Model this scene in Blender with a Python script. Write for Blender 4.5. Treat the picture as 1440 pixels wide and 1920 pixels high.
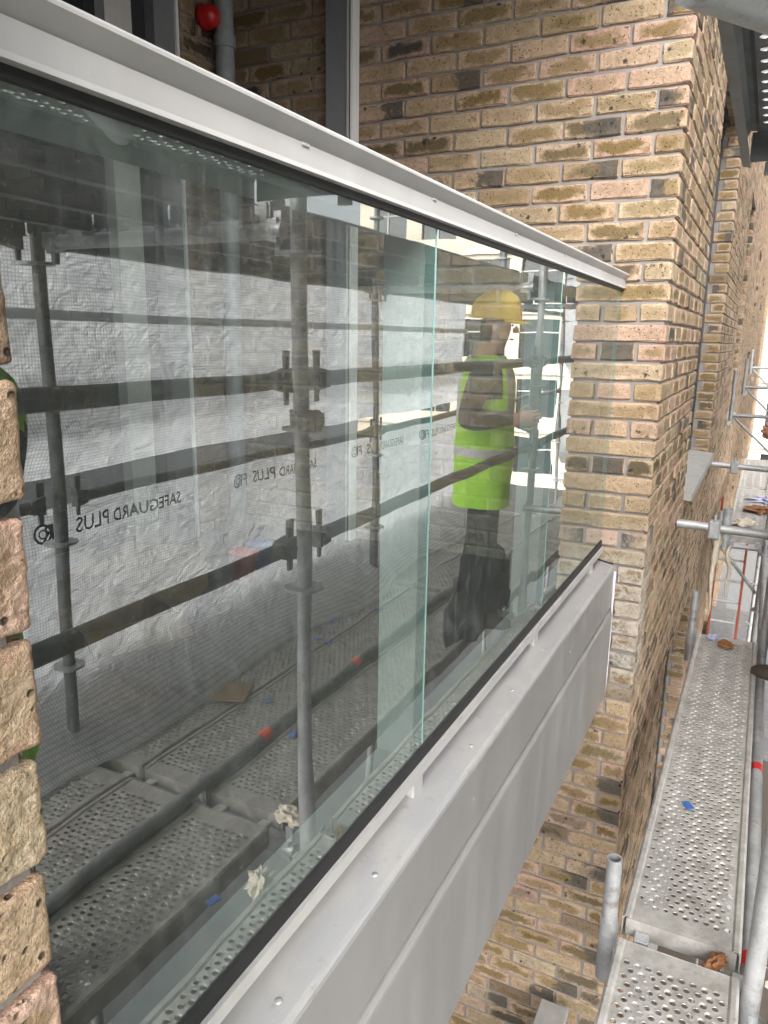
import bpy, math, random
import numpy as np
from mathutils import Vector, Matrix, noise as mnoise
R = math.radians
rnd = random.Random(7)
scene = bpy.context.scene
COL = scene.collection
for o in list(bpy.data.objects):
    bpy.data.objects.remove(o)

# ------------------------------------------------------------------ camera
YAW, PITCH, ROLL = 0.4613, 0.2266, 0.0152
FPX = 1419.3
cy, sy, cp, sp = math.cos(YAW), math.sin(YAW), math.cos(PITCH), math.sin(PITCH)
fwd = Vector((cy*cp, sy*cp, -sp)); right = Vector((sy, -cy, 0)); up = right.cross(fwd)
r2 = right*math.cos(ROLL) + up*math.sin(ROLL); u2 = -right*math.sin(ROLL) + up*math.cos(ROLL)
camd = bpy.data.cameras.new('camera'); cam = bpy.data.objects.new('camera', camd); COL.objects.link(cam)
camd.sensor_fit = 'HORIZONTAL'; camd.sensor_width = 36; camd.lens = FPX/1440*36
camd.clip_start = 0.02; camd.clip_end = 2000
M = Matrix.Identity(4)
for i in range(3):
    M[i][0], M[i][1], M[i][2] = r2[i], u2[i], -fwd[i]
cam.matrix_world = M
scene.camera = cam

# ------------------------------------------------------------------ sky, sun, exposure
SUN_EL, SUN_AZ = R(36), R(-157)          # azimuth of the sun, measured from +X towards +Y
w = bpy.data.worlds.new('World'); scene.world = w; w.use_nodes = True
nt = w.node_tree; nt.nodes.clear()
wo = nt.nodes.new('ShaderNodeOutputWorld'); bg = nt.nodes.new('ShaderNodeBackground')
sk = nt.nodes.new('ShaderNodeTexSky'); sk.sky_type = 'NISHITA'; sk.sun_disc = False
sk.sun_elevation = SUN_EL; sk.sun_rotation = math.pi/2 - SUN_AZ
sk.dust_density = 6; sk.air_density = 1.0; sk.ozone_density = 1.0
hs = nt.nodes.new('ShaderNodeHueSaturation'); hs.inputs['Saturation'].default_value = 0.22
nt.links.new(sk.outputs[0], hs.inputs['Color']); nt.links.new(hs.outputs[0], bg.inputs[0])
bg.inputs[1].default_value = 0.15
nt.links.new(bg.outputs[0], wo.inputs[0])
sl = bpy.data.lights.new('sun', 'SUN'); so = bpy.data.objects.new('sun', sl); COL.objects.link(so)
sl.energy = 0.6; sl.angle = R(35); sl.color = (1.0, 0.985, 0.96)
sd = Vector((math.cos(SUN_EL)*math.cos(SUN_AZ), math.cos(SUN_EL)*math.sin(SUN_AZ), math.sin(SUN_EL)))
so.rotation_euler = sd.to_track_quat('Z', 'Y').to_euler()
vs = scene.view_settings
vs.view_transform = 'Standard'; vs.look = 'None'; vs.gamma = 1; vs.use_curve_mapping = False
vs.exposure = 1.9
scene.cycles.max_bounces = 8; scene.cycles.diffuse_bounces = 4; scene.cycles.glossy_bounces = 4
scene.cycles.transparent_max_bounces = 24; scene.cycles.transmission_bounces = 6
scene.cycles.use_denoising = True
scene.cycles.sample_clamp_indirect = 8

# ------------------------------------------------------------------ measured layout (metres, camera at origin, X along the facade, Y into the building)
GY = 0.5432            # outer face of the glass
FY = 0.3665            # outer face of the brickwork
XR = 3.1223            # brick side wall of the balcony
XN = 0.278             # right end of the near pier
Z0, PIT = 0.2186, 0.075
DZ = -1.65             # scaffold deck
XS = [-0.65, 1.92, 4.49, 7.06, 9.63]
YI, YO = -0.144, -1.234
ZUP = 0.38             # deck of the lift above
YSH = -1.38            # sheeting

# ------------------------------------------------------------------ material helpers
class N:
    def __init__(s, name):
        s.m = bpy.data.materials.new(name); s.m.use_nodes = True
        s.t = s.m.node_tree; s.t.nodes.clear()
        s.out = s.t.nodes.new('ShaderNodeOutputMaterial')
    def n(s, typ, **kw):
        x = s.t.nodes.new(typ)
        for k, v in kw.items():
            if k.startswith('i_'):
                x.inputs[k[2:]].default_value = v
            elif isinstance(v, bpy.types.NodeSocket):
                s.t.links.new(v, x.inputs[k])
            else:
                setattr(x, k, v)
        return x
    def l(s, a, b): s.t.links.new(a, b)
    def val(s, x, sock):
        if isinstance(x, bpy.types.NodeSocket): s.l(x, sock)
        else: sock.default_value = x
    def math(s, op, a, b=0.0, c=None, clamp=False):
        x = s.t.nodes.new('ShaderNodeMath'); x.operation = op; x.use_clamp = clamp
        s.val(a, x.inputs[0]); s.val(b, x.inputs[1])
        if c is not None: s.val(c, x.inputs[2])
        return x.outputs[0]
    def mix(s, f, a, b):
        x = s.t.nodes.new('ShaderNodeMix'); x.data_type = 'RGBA'
        s.val(f, x.inputs[0])
        for v, k in ((a, 6), (b, 7)):
            if isinstance(v, bpy.types.NodeSocket): s.l(v, x.inputs[k])
            else: x.inputs[k].default_value = (*v[:3], 1)
        return x.outputs[2]
    def ramp(s, f, stops, interp='LINEAR'):
        x = s.t.nodes.new('ShaderNodeValToRGB'); x.color_ramp.interpolation = interp
        e = x.color_ramp.elements
        while len(e) < len(stops): e.new(0.5)
        for q, (p, c) in zip(e, stops):
            q.position = p; q.color = (*c, 1) if len(c) == 3 else c
        s.val(f, x.inputs[0]); return x.outputs[0]
    def sm(s, x, a, b, lo=0.0, hi=1.0):
        q = s.t.nodes.new('ShaderNodeMapRange'); q.interpolation_type = 'SMOOTHSTEP'
        s.val(x, q.inputs[0]); q.inputs[1].default_value = a; q.inputs[2].default_value = b
        q.inputs[3].default_value = lo; q.inputs[4].default_value = hi
        return q.outputs[0]
    def noise(s, vec, scale, detail=4, rough=0.55, dist=0.0):
        x = s.t.nodes.new('ShaderNodeTexNoise')
        if vec is not None: s.l(vec, x.inputs['Vector'])
        x.inputs['Scale'].default_value = scale; x.inputs['Detail'].default_value = detail
        x.inputs['Roughness'].default_value = rough; x.inputs['Distortion'].default_value = dist
        return x.outputs[0]
    def mapping(s, vec, scale=(1, 1, 1), loc=(0, 0, 0)):
        x = s.t.nodes.new('ShaderNodeMapping'); s.l(vec, x.inputs[0])
        x.inputs['Scale'].default_value = scale; x.inputs['Location'].default_value = loc
        return x.outputs[0]
    def pos(s): return s.n('ShaderNodeNewGeometry').outputs['Position']
    def obj(s): return s.n('ShaderNodeTexCoord').outputs['Object']
    def uv(s, name):
        x = s.t.nodes.new('ShaderNodeUVMap'); x.uv_map = name; return x.outputs[0]
    def bump(s, h, strength=0.5, dist=0.01, normal=None):
        x = s.t.nodes.new('ShaderNodeBump'); s.val(h, x.inputs['Height'])
        x.inputs['Strength'].default_value = strength; x.inputs['Distance'].default_value = dist
        if normal is not None: s.l(normal, x.inputs['Normal'])
        return x.outputs[0]
    def principled(s, col, rough=0.6, metal=0.0, normal=None, spec=0.5, trans=None):
        p = s.t.nodes.new('ShaderNodeBsdfPrincipled')
        if isinstance(col, bpy.types.NodeSocket): s.l(col, p.inputs['Base Color'])
        else: p.inputs['Base Color'].default_value = (*col, 1)
        s.val(rough, p.inputs['Roughness']); s.val(metal, p.inputs['Metallic'])
        p.inputs['Specular IOR Level'].default_value = spec
        if normal is not None: s.l(normal, p.inputs['Normal'])
        s.l(p.outputs[0], s.out.inputs[0]); return p

MAT = {}
def simple(name, col, rough=0.6, metal=0.0, var=0.12, scale=30, bump=0.0, spec=0.5, coord='obj'):
    n = N(name); v = n.obj() if coord == 'obj' else n.pos()
    k = n.noise(v, scale, 5)
    a = tuple(max(0, c*(1-var)) for c in col); b = tuple(min(1, c*(1+var)) for c in col)
    c = n.ramp(k, [(0.3, a), (0.7, b)])
    nm = n.bump(k, bump, 0.004) if bump else None
    n.principled(c, rough, metal, nm, spec); MAT[name] = n.m; return n.m

def brick_material():
    n = N('stock_brick')
    geo = n.n('ShaderNodeNewGeometry'); oi = n.n('ShaderNodeObjectInfo')
    seed = n.math('ADD', oi.outputs['Random'], n.math('MULTIPLY', geo.outputs['Random Per Island'], 1.0))
    wn = n.n('ShaderNodeTexWhiteNoise', noise_dimensions='1D'); n.l(n.math('MULTIPLY', seed, 917.3), wn.inputs['W'])
    sep = n.n('ShaderNodeSeparateColor'); n.l(wn.outputs['Color'], sep.inputs[0])
    ra, rb, rc = sep.outputs
    wn2 = n.n('ShaderNodeTexWhiteNoise', noise_dimensions='1D'); n.l(n.math('MULTIPLY', seed, 411.7), wn2.inputs['W'])
    rd = wn2.outputs['Value']
    un = n.uv('UVN'); um = n.uv('UVM')
    off = n.n('ShaderNodeCombineXYZ'); n.l(n.math('MULTIPLY', seed, 37.0), off.inputs[2]); n.l(n.math('MULTIPLY', rd, 9.0), off.inputs[0])
    va = n.n('ShaderNodeVectorMath', operation='ADD'); n.l(um, va.inputs[0]); n.l(off.outputs[0], va.inputs[1])
    P = va.outputs[0]
    base = n.ramp(ra, [(0.0, (.60, .50, .36)), (.22, (.53, .41, .27)), (.42, (.55, .405, .285)), (.56, (.56, .405, .30)), (.66, (.55, .37, .295)),
                       (.74, (.55, .43, .31)), (.86, (.44, .335, .205)), (.95, (.35, .26, .165)), (1.0, (.20, .155, .115))])
    big = n.noise(P, 18, 4, .6, .6); mid = n.noise(P, 55, 5, .65); fine = n.noise(P, 260, 4, .7)
    base = n.mix(n.sm(mid, .42, .62, 0, .75), base, n.mix(.55, base, (.30, .20, .11)))
    # fired heart of the face, paler rim
    s2 = n.n('ShaderNodeSeparateXYZ'); n.l(un, s2.inputs[0])
    ax = n.math('ABSOLUTE', s2.outputs[0]); ay = n.math('ABSOLUTE', s2.outputs[1])
    ax4 = n.math('POWER', ax, 5.0); ay4 = n.math('POWER', ay, 3.0)
    d = n.math('POWER', n.math('ADD', ax4, ay4), .3)
    dd = n.math('ADD', d, n.math('MULTIPLY', n.math('SUBTRACT', big, .5), 1.9))
    heart = n.sm(n.math('ADD', dd, n.math('MULTIPLY', n.math('SUBTRACT', ra, .5), .35)), .42, 1.0, 1, 0)
    hs_ = n.math('MULTIPLY', heart, n.sm(rb, .0, .75, .22, 1.0))
    heartcol = n.ramp(rc, [(0, (.185, .125, .05)), (.25, (.27, .185, .09)), (.5, (.33, .235, .135)), (.7, (.23, .165, .075)), (.88, (.13, .10, .06)), (1, (.085, .077, .068))])
    c = n.mix(hs_, base, heartcol)
    # pink rim
    c = n.mix(n.math('MULTIPLY', n.sm(n.math('ADD', d, n.math('MULTIPLY', mid, .5)), 1.05, 1.4), n.math('MULTIPLY', rd, .4)), c, (.52, .27, .20))
    # burnt clinker faces
    burnt = n.math('MULTIPLY', n.math('GREATER_THAN', rd, .90), n.sm(n.math('ADD', n.math('MULTIPLY', s2.outputs[0], .35), big), .42, .62))
    c = n.mix(n.math('MULTIPLY', burnt, .88), c, n.mix(mid, (.028, .026, .025), (.15, .135, .115)))
    # lime bloom
    c = n.mix(n.math('MULTIPLY', n.sm(n.noise(P, 30, 5, .7, 1.0), .60, .78), n.math('MULTIPLY', ra, .5)), c, (.62, .56, .46))
    # pits and clinker spots
    vor = n.n('ShaderNodeTexVoronoi'); n.l(P, vor.inputs['Vector']); vor.inputs['Scale'].default_value = 95
    pit = n.math('MULTIPLY', n.sm(vor.outputs['Distance'], .12, .30, 1, 0), n.sm(n.noise(P, 40, 2), .44, .56))
    vor2 = n.n('ShaderNodeTexVoronoi'); n.l(P, vor2.inputs['Vector']); vor2.inputs['Scale'].default_value = 24
    sepv = n.n('ShaderNodeSeparateColor'); n.l(vor2.outputs['Color'], sepv.inputs[0])
    spot = n.math('MULTIPLY', n.math('MULTIPLY', n.sm(n.math('ADD', vor2.outputs['Distance'], n.math('MULTIPLY', n.math('SUBTRACT', n.noise(P, 75, 4, .7), .5), .9)), .10, .26, 1, 0), n.math('GREATER_THAN', sepv.outputs[0], .62)), n.math('GREATER_THAN', rc, .60))
    c = n.mix(n.math('MULTIPLY', pit, .85), c, (.05, .035, .025))
    c = n.mix(n.math('MULTIPLY', spot, .9), c, (.03, .027, .026))
    # lime bloom on the brickwork beside the metal fascia
    sp3 = n.n('ShaderNodeSeparateXYZ'); n.l(geo.outputs['Position'], sp3.inputs[0])
    bl = n.math('MULTIPLY', n.math('MULTIPLY', n.sm(sp3.outputs[2], -1.56, -1.30), n.sm(sp3.outputs[2], -1.0, -.62, 1, 0)), n.sm(sp3.outputs[0], 3.22, 3.45, 1, 0))
    c = n.mix(n.math('MULTIPLY', bl, n.sm(n.math('ADD', n.math('MULTIPLY', mid, .6), n.math('MULTIPLY', big, .4)), .38, .58, .05, .62)), c, (.70, .67, .61))
    grain = n.sm(fine, .25, .75, .58, 1.0)
    mm = n.n('ShaderNodeVectorMath', operation='MULTIPLY'); n.l(c, mm.inputs[0])
    cc = n.n('ShaderNodeCombineXYZ'); [n.l(grain, cc.inputs[i]) for i in range(3)]; n.l(cc.outputs[0], mm.inputs[1])
    h = n.math('SUBTRACT', n.math('ADD', n.math('MULTIPLY', mid, .8), n.math('MULTIPLY', fine, .45)), n.math('MULTIPLY', pit, .6))
    n.principled(mm.outputs[0], .92, 0, n.bump(h, 1.0, .008), .25)
    MAT['brick'] = n.m
brick_material()

def mortar_material():
    n = N('mortar'); p = n.pos(); a = n.noise(p, 60, 6, .7); b = n.noise(p, 5, 3)
    c = n.mix(n.sm(b, .35, .65), (.205, .188, .176), (.26, .24, .225))
    c = n.mix(n.sm(a, .55, .75, 0, .35), c, (.34, .32, .30))
    n.principled(c, .95, 0, n.bump(a, .6, .004), .2); MAT['mortar'] = n.m
mortar_material()

def galv_material(name, lo, hi, rough, metal=.55, dirt=(.22, .19, .15), dirtamt=.45, rust=(.20, .15, .11)):
    n = N(name); p = n.obj()
    a = n.noise(p, 14, 5, .65); b = n.noise(p, 70, 4, .6); g = n.noise(p, 260, 3)
    c = n.mix(n.sm(a, .3, .7), lo, hi)
    c = n.mix(n.sm(b, .55, .75, 0, dirtamt), c, dirt)
    c = n.mix(n.sm(n.noise(p, 33, 6, .75), .60, .66, 0, .7), c, (.55, .53, .50))
    c = n.mix(n.sm(n.noise(p, 9, 6, .75, .5), .56, .68, 0, .6), c, rust)
    n.principled(c, n.sm(a, .2, .8, rough-.08, rough+.15), metal, n.bump(n.math('ADD', g, b), .15, .002)); MAT[name] = n.m
galv_material('galvanised', (.36, .37, .38), (.52, .53, .54), .48)
galv_material('plank_steel', (.36, .345, .32), (.54, .525, .50), .44, .45, (.25, .215, .17), .7, (.30, .27, .225))
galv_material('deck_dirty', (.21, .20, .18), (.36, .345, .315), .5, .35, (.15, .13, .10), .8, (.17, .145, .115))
galv_material('shaded_old_steel', (.16, .165, .17), (.26, .265, .27), .55)  # dark tone puts silhouette and underside shade into the steel colour

def alu_material(name, col, rough, streak=0.25, metal=.0):
    n = N(name); p = n.pos()
    st = n.noise(n.mapping(p, (9, 9, .8)), 3.2, 4, .6)
    sm_ = n.noise(p, 3.0, 4, .6); sp_ = n.noise(p, 160, 3, .6)
    c = n.mix(n.sm(sm_, .35, .7, 0, .5), col, tuple(x*.9 for x in col))
    c = n.mix(n.math('MULTIPLY', n.sm(st, .52, .80, 0, streak), n.sm(n.noise(p, 1.6, 2), .45, .62)), c, (.62, .61, .59))
    run = n.noise(n.mapping(p, (5, 5, .5)), 2.2, 5, .55)
    c = n.mix(n.math('MULTIPLY', n.sm(run, .35, .72), n.sm(n.noise(p, 1.1, 3), .38, .62, .1, .45)), c, tuple(min(1, x*1.30+.03) for x in col))
    c = n.mix(n.sm(n.noise(p, 38, 5, .7), .62, .72, 0, .22), c, tuple(x*.72 for x in col))
    n.principled(c, n.sm(run, .3, .7, rough-.05, rough+.10), metal); MAT[name] = n.m
alu_material('rail_paint', (.41, .403, .395), .40, .12)
alu_material('fascia_metal', (.27, .266, .263), .36, .0, .25)

def sill_material():
    n = N('sill_metal'); p = n.pos()
    a = n.noise(n.mapping(p, (1, 2.2, 1)), 5, 6, .65, .8); b = n.noise(p, 22, 5, .7); sp_ = n.noise(p, 190, 2)
    c = n.mix(n.sm(a, .42, .62, 0, .75), (.40, .40, .41), (.47, .455, .43))
    c = n.mix(n.sm(b, .56, .72, 0, .55), c, (.28, .265, .245))
    c = n.mix(n.sm(sp_, .70, .76, 0, .6), c, (.70, .69, .67))
    n.principled(c, n.sm(a, .35, .65, .30, .55), .3); MAT['sill'] = n.m
sill_material()

def glass_front():
    n = N('balustrade_glass')
    lw = n.n('ShaderNodeLayerWeight'); lw.inputs[0].default_value = .5
    f = n.math('POWER', lw.outputs['Facing'], 5.0)
    r1 = n.math('MULTIPLY_ADD', f, .87, .13)
    rr = n.math('DIVIDE', n.math('MULTIPLY', r1, 2.0), n.math('ADD', r1, 1.0), clamp=True)
    tr = n.n('ShaderNodeBsdfTransparent'); tr.inputs[0].default_value = (.61, .685, .665, 1)
    p = n.pos()
    wav = n.noise(n.mapping(p, (1.0, 1.0, .6)), 3.0, 2)
    gl = n.n('ShaderNodeBsdfGlossy'); gl.inputs['Roughness'].default_value = .0; gl.inputs[0].default_value = (.97, 1, .99, 1)
    n.l(n.bump(wav, .05, .02), gl.inputs['Normal'])
    mx = n.n('ShaderNodeMixShader'); n.l(rr, mx.inputs[0]); n.l(tr.outputs[0], mx.inputs[1]); n.l(gl.outputs[0], mx.inputs[2])
    df = n.n('ShaderNodeBsdfDiffuse'); df.inputs[0].default_value = (.62, .66, .64, 1)
    dust = n.math('ADD', n.sm(n.noise(n.mapping(p, (14, 14, 1.3)), 5, 5, .7), .38, .8, .035, .10), n.math('ADD', n.sm(n.noise(p, 420, 2), .70, .76, 0, .25), n.sm(n.noise(p, 5.5, 6, .62, 2.2), .52, .74, 0, .055)))
    m2 = n.n('ShaderNodeMixShader'); n.l(dust, m2.inputs[0]); n.l(mx.outputs[0], m2.inputs[1]); n.l(df.outputs[0], m2.inputs[2])
    n.l(m2.outputs[0], n.out.inputs[0]); MAT['glass'] = n.m
    n = N('glass_inner_face'); tr = n.n('ShaderNodeBsdfTransparent'); tr.inputs[0].default_value = (.88, .92, .91, 1)
    n.l(tr.outputs[0], n.out.inputs[0]); MAT['glass_back'] = n.m
    n = N('glass_edge'); n.principled((.22, .36, .34), .2, 0, None, .5); MAT['glass_edge'] = n.m
glass_front()

def sheet_material():
    n = N('scaffold_sheeting'); u = n.uv('UVM'); s = n.n('ShaderNodeSeparateXYZ'); n.l(u, s.inputs[0])
    def lines(c, pit, wd):
        return n.sm(n.math('ABSOLUTE', n.math('SUBTRACT', n.math('FRACT', n.math('DIVIDE', c, pit)), .5)), wd, wd+.07, 1, 0)
    g = n.math('MAXIMUM', lines(s.outputs[0], .0135, .13), lines(s.outputs[1], .0135, .13))
    cl = n.math('ADD', n.math('MULTIPLY', n.noise(u, 3.5, 5, .6, .5), .55), n.math('MULTIPLY', n.noise(n.mapping(u, (1, 2.6, 1)), 13, 6, .7, 1.4), .45))
    base = n.mix(n.sm(cl, .38, .62), (.78, .79, .80), (.97, .97, .975))  # cloudy tone puts wrinkle light and shade into the colour, along with dirt
    rg = n.noise(n.mapping(u, (1.6, 1, 1)), 5.5, 4, .6, 1.6)
    cr = n.sm(n.math('ABSOLUTE', n.math('SUBTRACT', rg, .5)), .0, .045, 1, 0)
    rg2 = n.noise(n.mapping(u, (1, 2.2, 1)), 14, 3, .6, 1.0)
    cr2 = n.sm(n.math('ABSOLUTE', n.math('SUBTRACT', rg2, .5)), .0, .05, 1, 0)
    base = n.mix(n.math('MULTIPLY', n.math('MAXIMUM', cr, n.math('MULTIPLY', cr2, .6)), .8), base, (.97, .97, .97))  # pale crease lines: stress whitening plus fold highlights put into the colour
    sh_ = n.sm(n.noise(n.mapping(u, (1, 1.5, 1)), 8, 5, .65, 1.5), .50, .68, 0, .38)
    base = n.mix(sh_, base, (.40, .41, .42))  # darker blotches carry wrinkle shade in the colour
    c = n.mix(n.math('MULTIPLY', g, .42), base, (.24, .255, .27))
    d = n.n('ShaderNodeBsdfDiffuse'); n.l(c, d.inputs[0])
    t = n.n('ShaderNodeBsdfTranslucent'); n.l(c, t.inputs[0])
    wr = n.noise(n.mapping(u, (1, 1.4, 1)), 9, 6, .65, 1.2)
    nm = n.bump(wr, .9, .05); n.l(nm, d.inputs['Normal']); n.l(nm, t.inputs['Normal'])
    mx = n.n('ShaderNodeMixShader'); mx.inputs[0].default_value = .82
    n.l(d.outputs[0], mx.inputs[1]); n.l(t.outputs[0], mx.inputs[2]); n.l(mx.outputs[0], n.out.inputs[0])
    MAT['sheet'] = n.m
sheet_material()

def window_glass():
    n = N('window_glass')
    n.principled((.02, .025, .028), .03, 0, None, .9); MAT['window_glass'] = n.m
window_glass()
simple('shaded_timber', (.085, .07, .055), .9, scale=8, bump=.3)  # dark tone stands for the shade below the deck
def strap_material():
    n = N('strap_grey'); d = n.n('ShaderNodeBsdfDiffuse'); t = n.n('ShaderNodeBsdfTranslucent'); c = n.ramp(n.noise(n.pos(), 8, 3), [(.3, (.66, .67, .67)), (.7, (.78, .79, .79))])
    n.l(c, d.inputs[0]); n.l(c, t.inputs[0]); mx = n.n('ShaderNodeMixShader'); mx.inputs[0].default_value = .6
    n.l(d.outputs[0], mx.inputs[1]); n.l(t.outputs[0], mx.inputs[2]); n.l(mx.outputs[0], n.out.inputs[0]); MAT['strap_grey'] = n.m
strap_material()
simple('gasket', (.012, .012, .013), .55, var=.2)
simple('sealant', (.62, .60, .66), .6)
simple('frame_grey', (.20, .205, .215), .38, var=.05)
simple('frame_pale', (.50, .49, .47), .45, var=.05)
simple('frame_white', (.74, .75, .745), .4, var=.06)
simple('frame_dark', (.035, .036, .04), .4)
simple('white_edge', (.75, .75, .74), .4, var=.05)
simple('pvc_grey', (.30, .31, .32), .4)
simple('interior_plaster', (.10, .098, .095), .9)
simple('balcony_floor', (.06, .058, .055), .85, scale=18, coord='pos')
simple('concrete', (.34, .33, .31), .9, scale=12, bump=.3)
simple('paving', (.13, .125, .12), .9, scale=3, coord='pos')
simple('asphalt', (.055, .055, .057), .9, scale=2, coord='pos')
simple('red_plastic', (.55, .018, .02), .3)
simple('orange_plastic', (.75, .10, .045), .45)
simple('blue_plastic', (.03, .11, .36), .4)
simple('navy_paint', (.012, .02, .06), .4)
simple('cardboard', (.22, .14, .075), .85)
simple('brown_rag', (.22, .095, .04), .9, scale=60)
simple('cream_rag', (.58, .52, .42), .9, scale=40)
simple('lilac_rag', (.40, .40, .55), .85, scale=60)
simple('print_black', (.03, .03, .033), .7)
simple('cream_stone', (.70, .62, .50), .85, scale=.6, coord='pos')
simple('hivis', (.45, .92, .03), .75, var=.06, scale=14, bump=.4)
simple('reflective', (.66, .67, .68), .35, .25, var=.08)
simple('dark_cloth', (.022, .023, .027), .85, var=.3, bump=.4)
simple('grey_cloth', (.075, .07, .07), .85, var=.2, bump=.4)
simple('skin', (.52, .29, .21), .55, var=.08)
simple('helmet_yellow', (.80, .56, .02), .28, var=.03)
simple('boot_leather', (.05, .04, .035), .6)
simple('hair', (.03, .022, .018), .7)
simple('dark_net', (.03, .031, .034), .8, var=.4, scale=90, bump=.8)
simple('ladder_paint', (.22, .045, .02), .6)

# ------------------------------------------------------------------ mesh helpers
class MB:
    def __init__(s): s.v = []; s.f = []; s.m = []; s.sm = []
    def add(s, vs, fs, mi=0, smooth=False):
        b = len(s.v); s.v += [tuple(x) for x in vs]
        for f in fs: s.f.append([b+i for i in f]); s.m.append(mi); s.sm.append(smooth)
        return s
    def box(s, lo, hi, mi=0, b=0.0, xf=None):
        x0, y0, z0 = lo; x1, y1, z1 = hi
        if b <= 0:
            vs = [(x0,y0,z0),(x1,y0,z0),(x1,y1,z0),(x0,y1,z0),(x0,y0,z1),(x1,y0,z1),(x1,y1,z1),(x0,y1,z1)]
            fs = [(0,3,2,1),(4,5,6,7),(0,1,5,4),(1,2,6,5),(2,3,7,6),(3,0,4,7)]
        else:
            vs = []; idx = {}
            c = ((x0+x1)/2, (y0+y1)/2, (z0+z1)/2); h = ((x1-x0)/2, (y1-y0)/2, (z1-z0)/2)
            for sx in (-1, 1):
                for sy_ in (-1, 1):
                    for sz in (-1, 1):
                        for ax in range(3):
                            p = []
                            for k, sg in enumerate((sx, sy_, sz)):
                                p.append(c[k] + sg*(h[k] - (0 if k == ax else b)))
                            idx[(sx, sy_, sz, ax)] = len(vs); vs.append(tuple(p))
            fs = []
            for ax in range(3):
                o1, o2 = [k for k in range(3) if k != ax]
                for sg in (-1, 1):
                    q = []
                    for a_, b_ in ((-1,-1),(1,-1),(1,1),(-1,1)):
                        t = [0,0,0]; t[ax] = sg; t[o1] = a_; t[o2] = b_; q.append(idx[(*t, ax)])
                    fs.append(q)
            for ax in range(3):          # edges along ax
                o1, o2 = [k for k in range(3) if k != ax]
                for a_ in (-1, 1):
                    for b_ in (-1, 1):
                        def g(e, face):
                            t = [0,0,0]; t[ax] = e; t[o1] = a_; t[o2] = b_; return idx[(*t, face)]
                        fs.append([g(-1,o1), g(1,o1), g(1,o2), g(-1,o2)])
            for sx in (-1, 1):
                for sy_ in (-1, 1):
                    for sz in (-1, 1):
                        fs.append([idx[(sx,sy_,sz,k)] for k in range(3)])
            cc = Vector(c)
            out = []
            for f in fs:
                a_, b_, d_ = (Vector(vs[f[i]]) for i in range(3))
                nrm = (b_-a_).cross(d_-a_); mid = sum((Vector(vs[i]) for i in f), Vector())/len(f)
                out.append(f if nrm.dot(mid-cc) > 0 else f[::-1])
            fs = out
        if xf is not None: vs = [xf @ Vector(p) for p in vs]
        return s.add(vs, fs, mi)
    def tube(s, p0, p1, r, n=14, r1=None, caps=True, hollow=0.0, mi=0):
        p0, p1 = Vector(p0), Vector(p1); d = (p1-p0).normalized()
        a = d.orthogonal().normalized(); b = d.cross(a); r1 = r if r1 is None else r1
        ring = lambda p, rr: [p + (a*math.cos(2*math.pi*i/n) + b*math.sin(2*math.pi*i/n))*rr for i in range(n)]
        vs = ring(p0, r) + ring(p1, r1)
        fs = [(i, (i+1) % n, n+(i+1) % n, n+i) for i in range(n)]
        s.add(vs, fs, mi, True)
        if hollow > 0:
            vs = ring(p0, r) + ring(p0, r-hollow) + ring(p1, r1) + ring(p1, r1-hollow)
            fs = [(i, n+i, n+(i+1) % n, (i+1) % n) for i in range(n)] + [(2*n+i, 2*n+(i+1) % n, 3*n+(i+1) % n, 3*n+i) for i in range(n)]
            s.add(vs, fs, mi)
            s.add(ring(p0, r-hollow) + ring(p1, r1-hollow), [(i, n+i, n+(i+1) % n, (i+1) % n) for i in range(n)], mi, True)
        elif caps:
            s.add(ring(p0, r), [list(range(n))[::-1]], mi); s.add(ring(p1, r1), [list(range(n))], mi)
        return s
    def path(s, pts, rs, n=10, mi=0):
        pts = [Vector(p) for p in pts]; rings = []
        a = None
        for i, p in enumerate(pts):
            d = (pts[min(i+1, len(pts)-1)] - pts[max(i-1, 0)]).normalized()
            a = d.orthogonal().normalized() if a is None else (a - d*a.dot(d)).normalized()
            b = d.cross(a); r = rs[i] if isinstance(rs, (list, tuple)) else rs
            rings.append([p + (a*math.cos(2*math.pi*k/n) + b*math.sin(2*math.pi*k/n))*r for k in range(n)])
        vs = [q for rg in rings for q in rg]; fs = []
        for i in range(len(pts)-1):
            for k in range(n): fs.append((i*n+k, i*n+(k+1) % n, (i+1)*n+(k+1) % n, (i+1)*n+k))
        fs += [list(range(n))[::-1], [(len(pts)-1)*n+k for k in range(n)]]
        return s.add(vs, fs, mi, True)
    def prism(s, prof, x0, x1, mi=0):        # profile in (y, z), extruded along x
        n = len(prof); vs = [(x0, y, z) for y, z in prof] + [(x1, y, z) for y, z in prof]
        fs = [(i, (i+1) % n, n+(i+1) % n, n+i) for i in range(n)] + [list(range(n))[::-1], [n+i for i in range(n)]]
        return s.add(vs, fs, mi)
    def lathe(s, prof, n=20, c=(0, 0, 0), mi=0, sx=1, sy=1):
        vs = []; fs = []
        for r, z in prof:
            for k in range(n): vs.append((c[0]+r*sx*math.cos(2*math.pi*k/n), c[1]+r*sy*math.sin(2*math.pi*k/n), c[2]+z))
        for i in range(len(prof)-1):
            for k in range(n): fs.append((i*n+k, i*n+(k+1) % n, (i+1)*n+(k+1) % n, (i+1)*n+k))
        return s.add(vs, fs, mi, True)
    def mesh(s, name, mats):
        me = bpy.data.meshes.new(name); me.from_pydata(s.v, [], s.f)
        for m in mats: me.materials.append(MAT[m] if isinstance(m, str) else m)
        me.polygons.foreach_set('material_index', s.m); me.polygons.foreach_set('use_smooth', s.sm)
        me.update(); return me
    def build(s, name, mats, parent=None, loc=None, rot=None):
        if isinstance(mats, str): mats = [mats]
        return obj(name, s.mesh(name, mats), parent, loc, rot)

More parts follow.
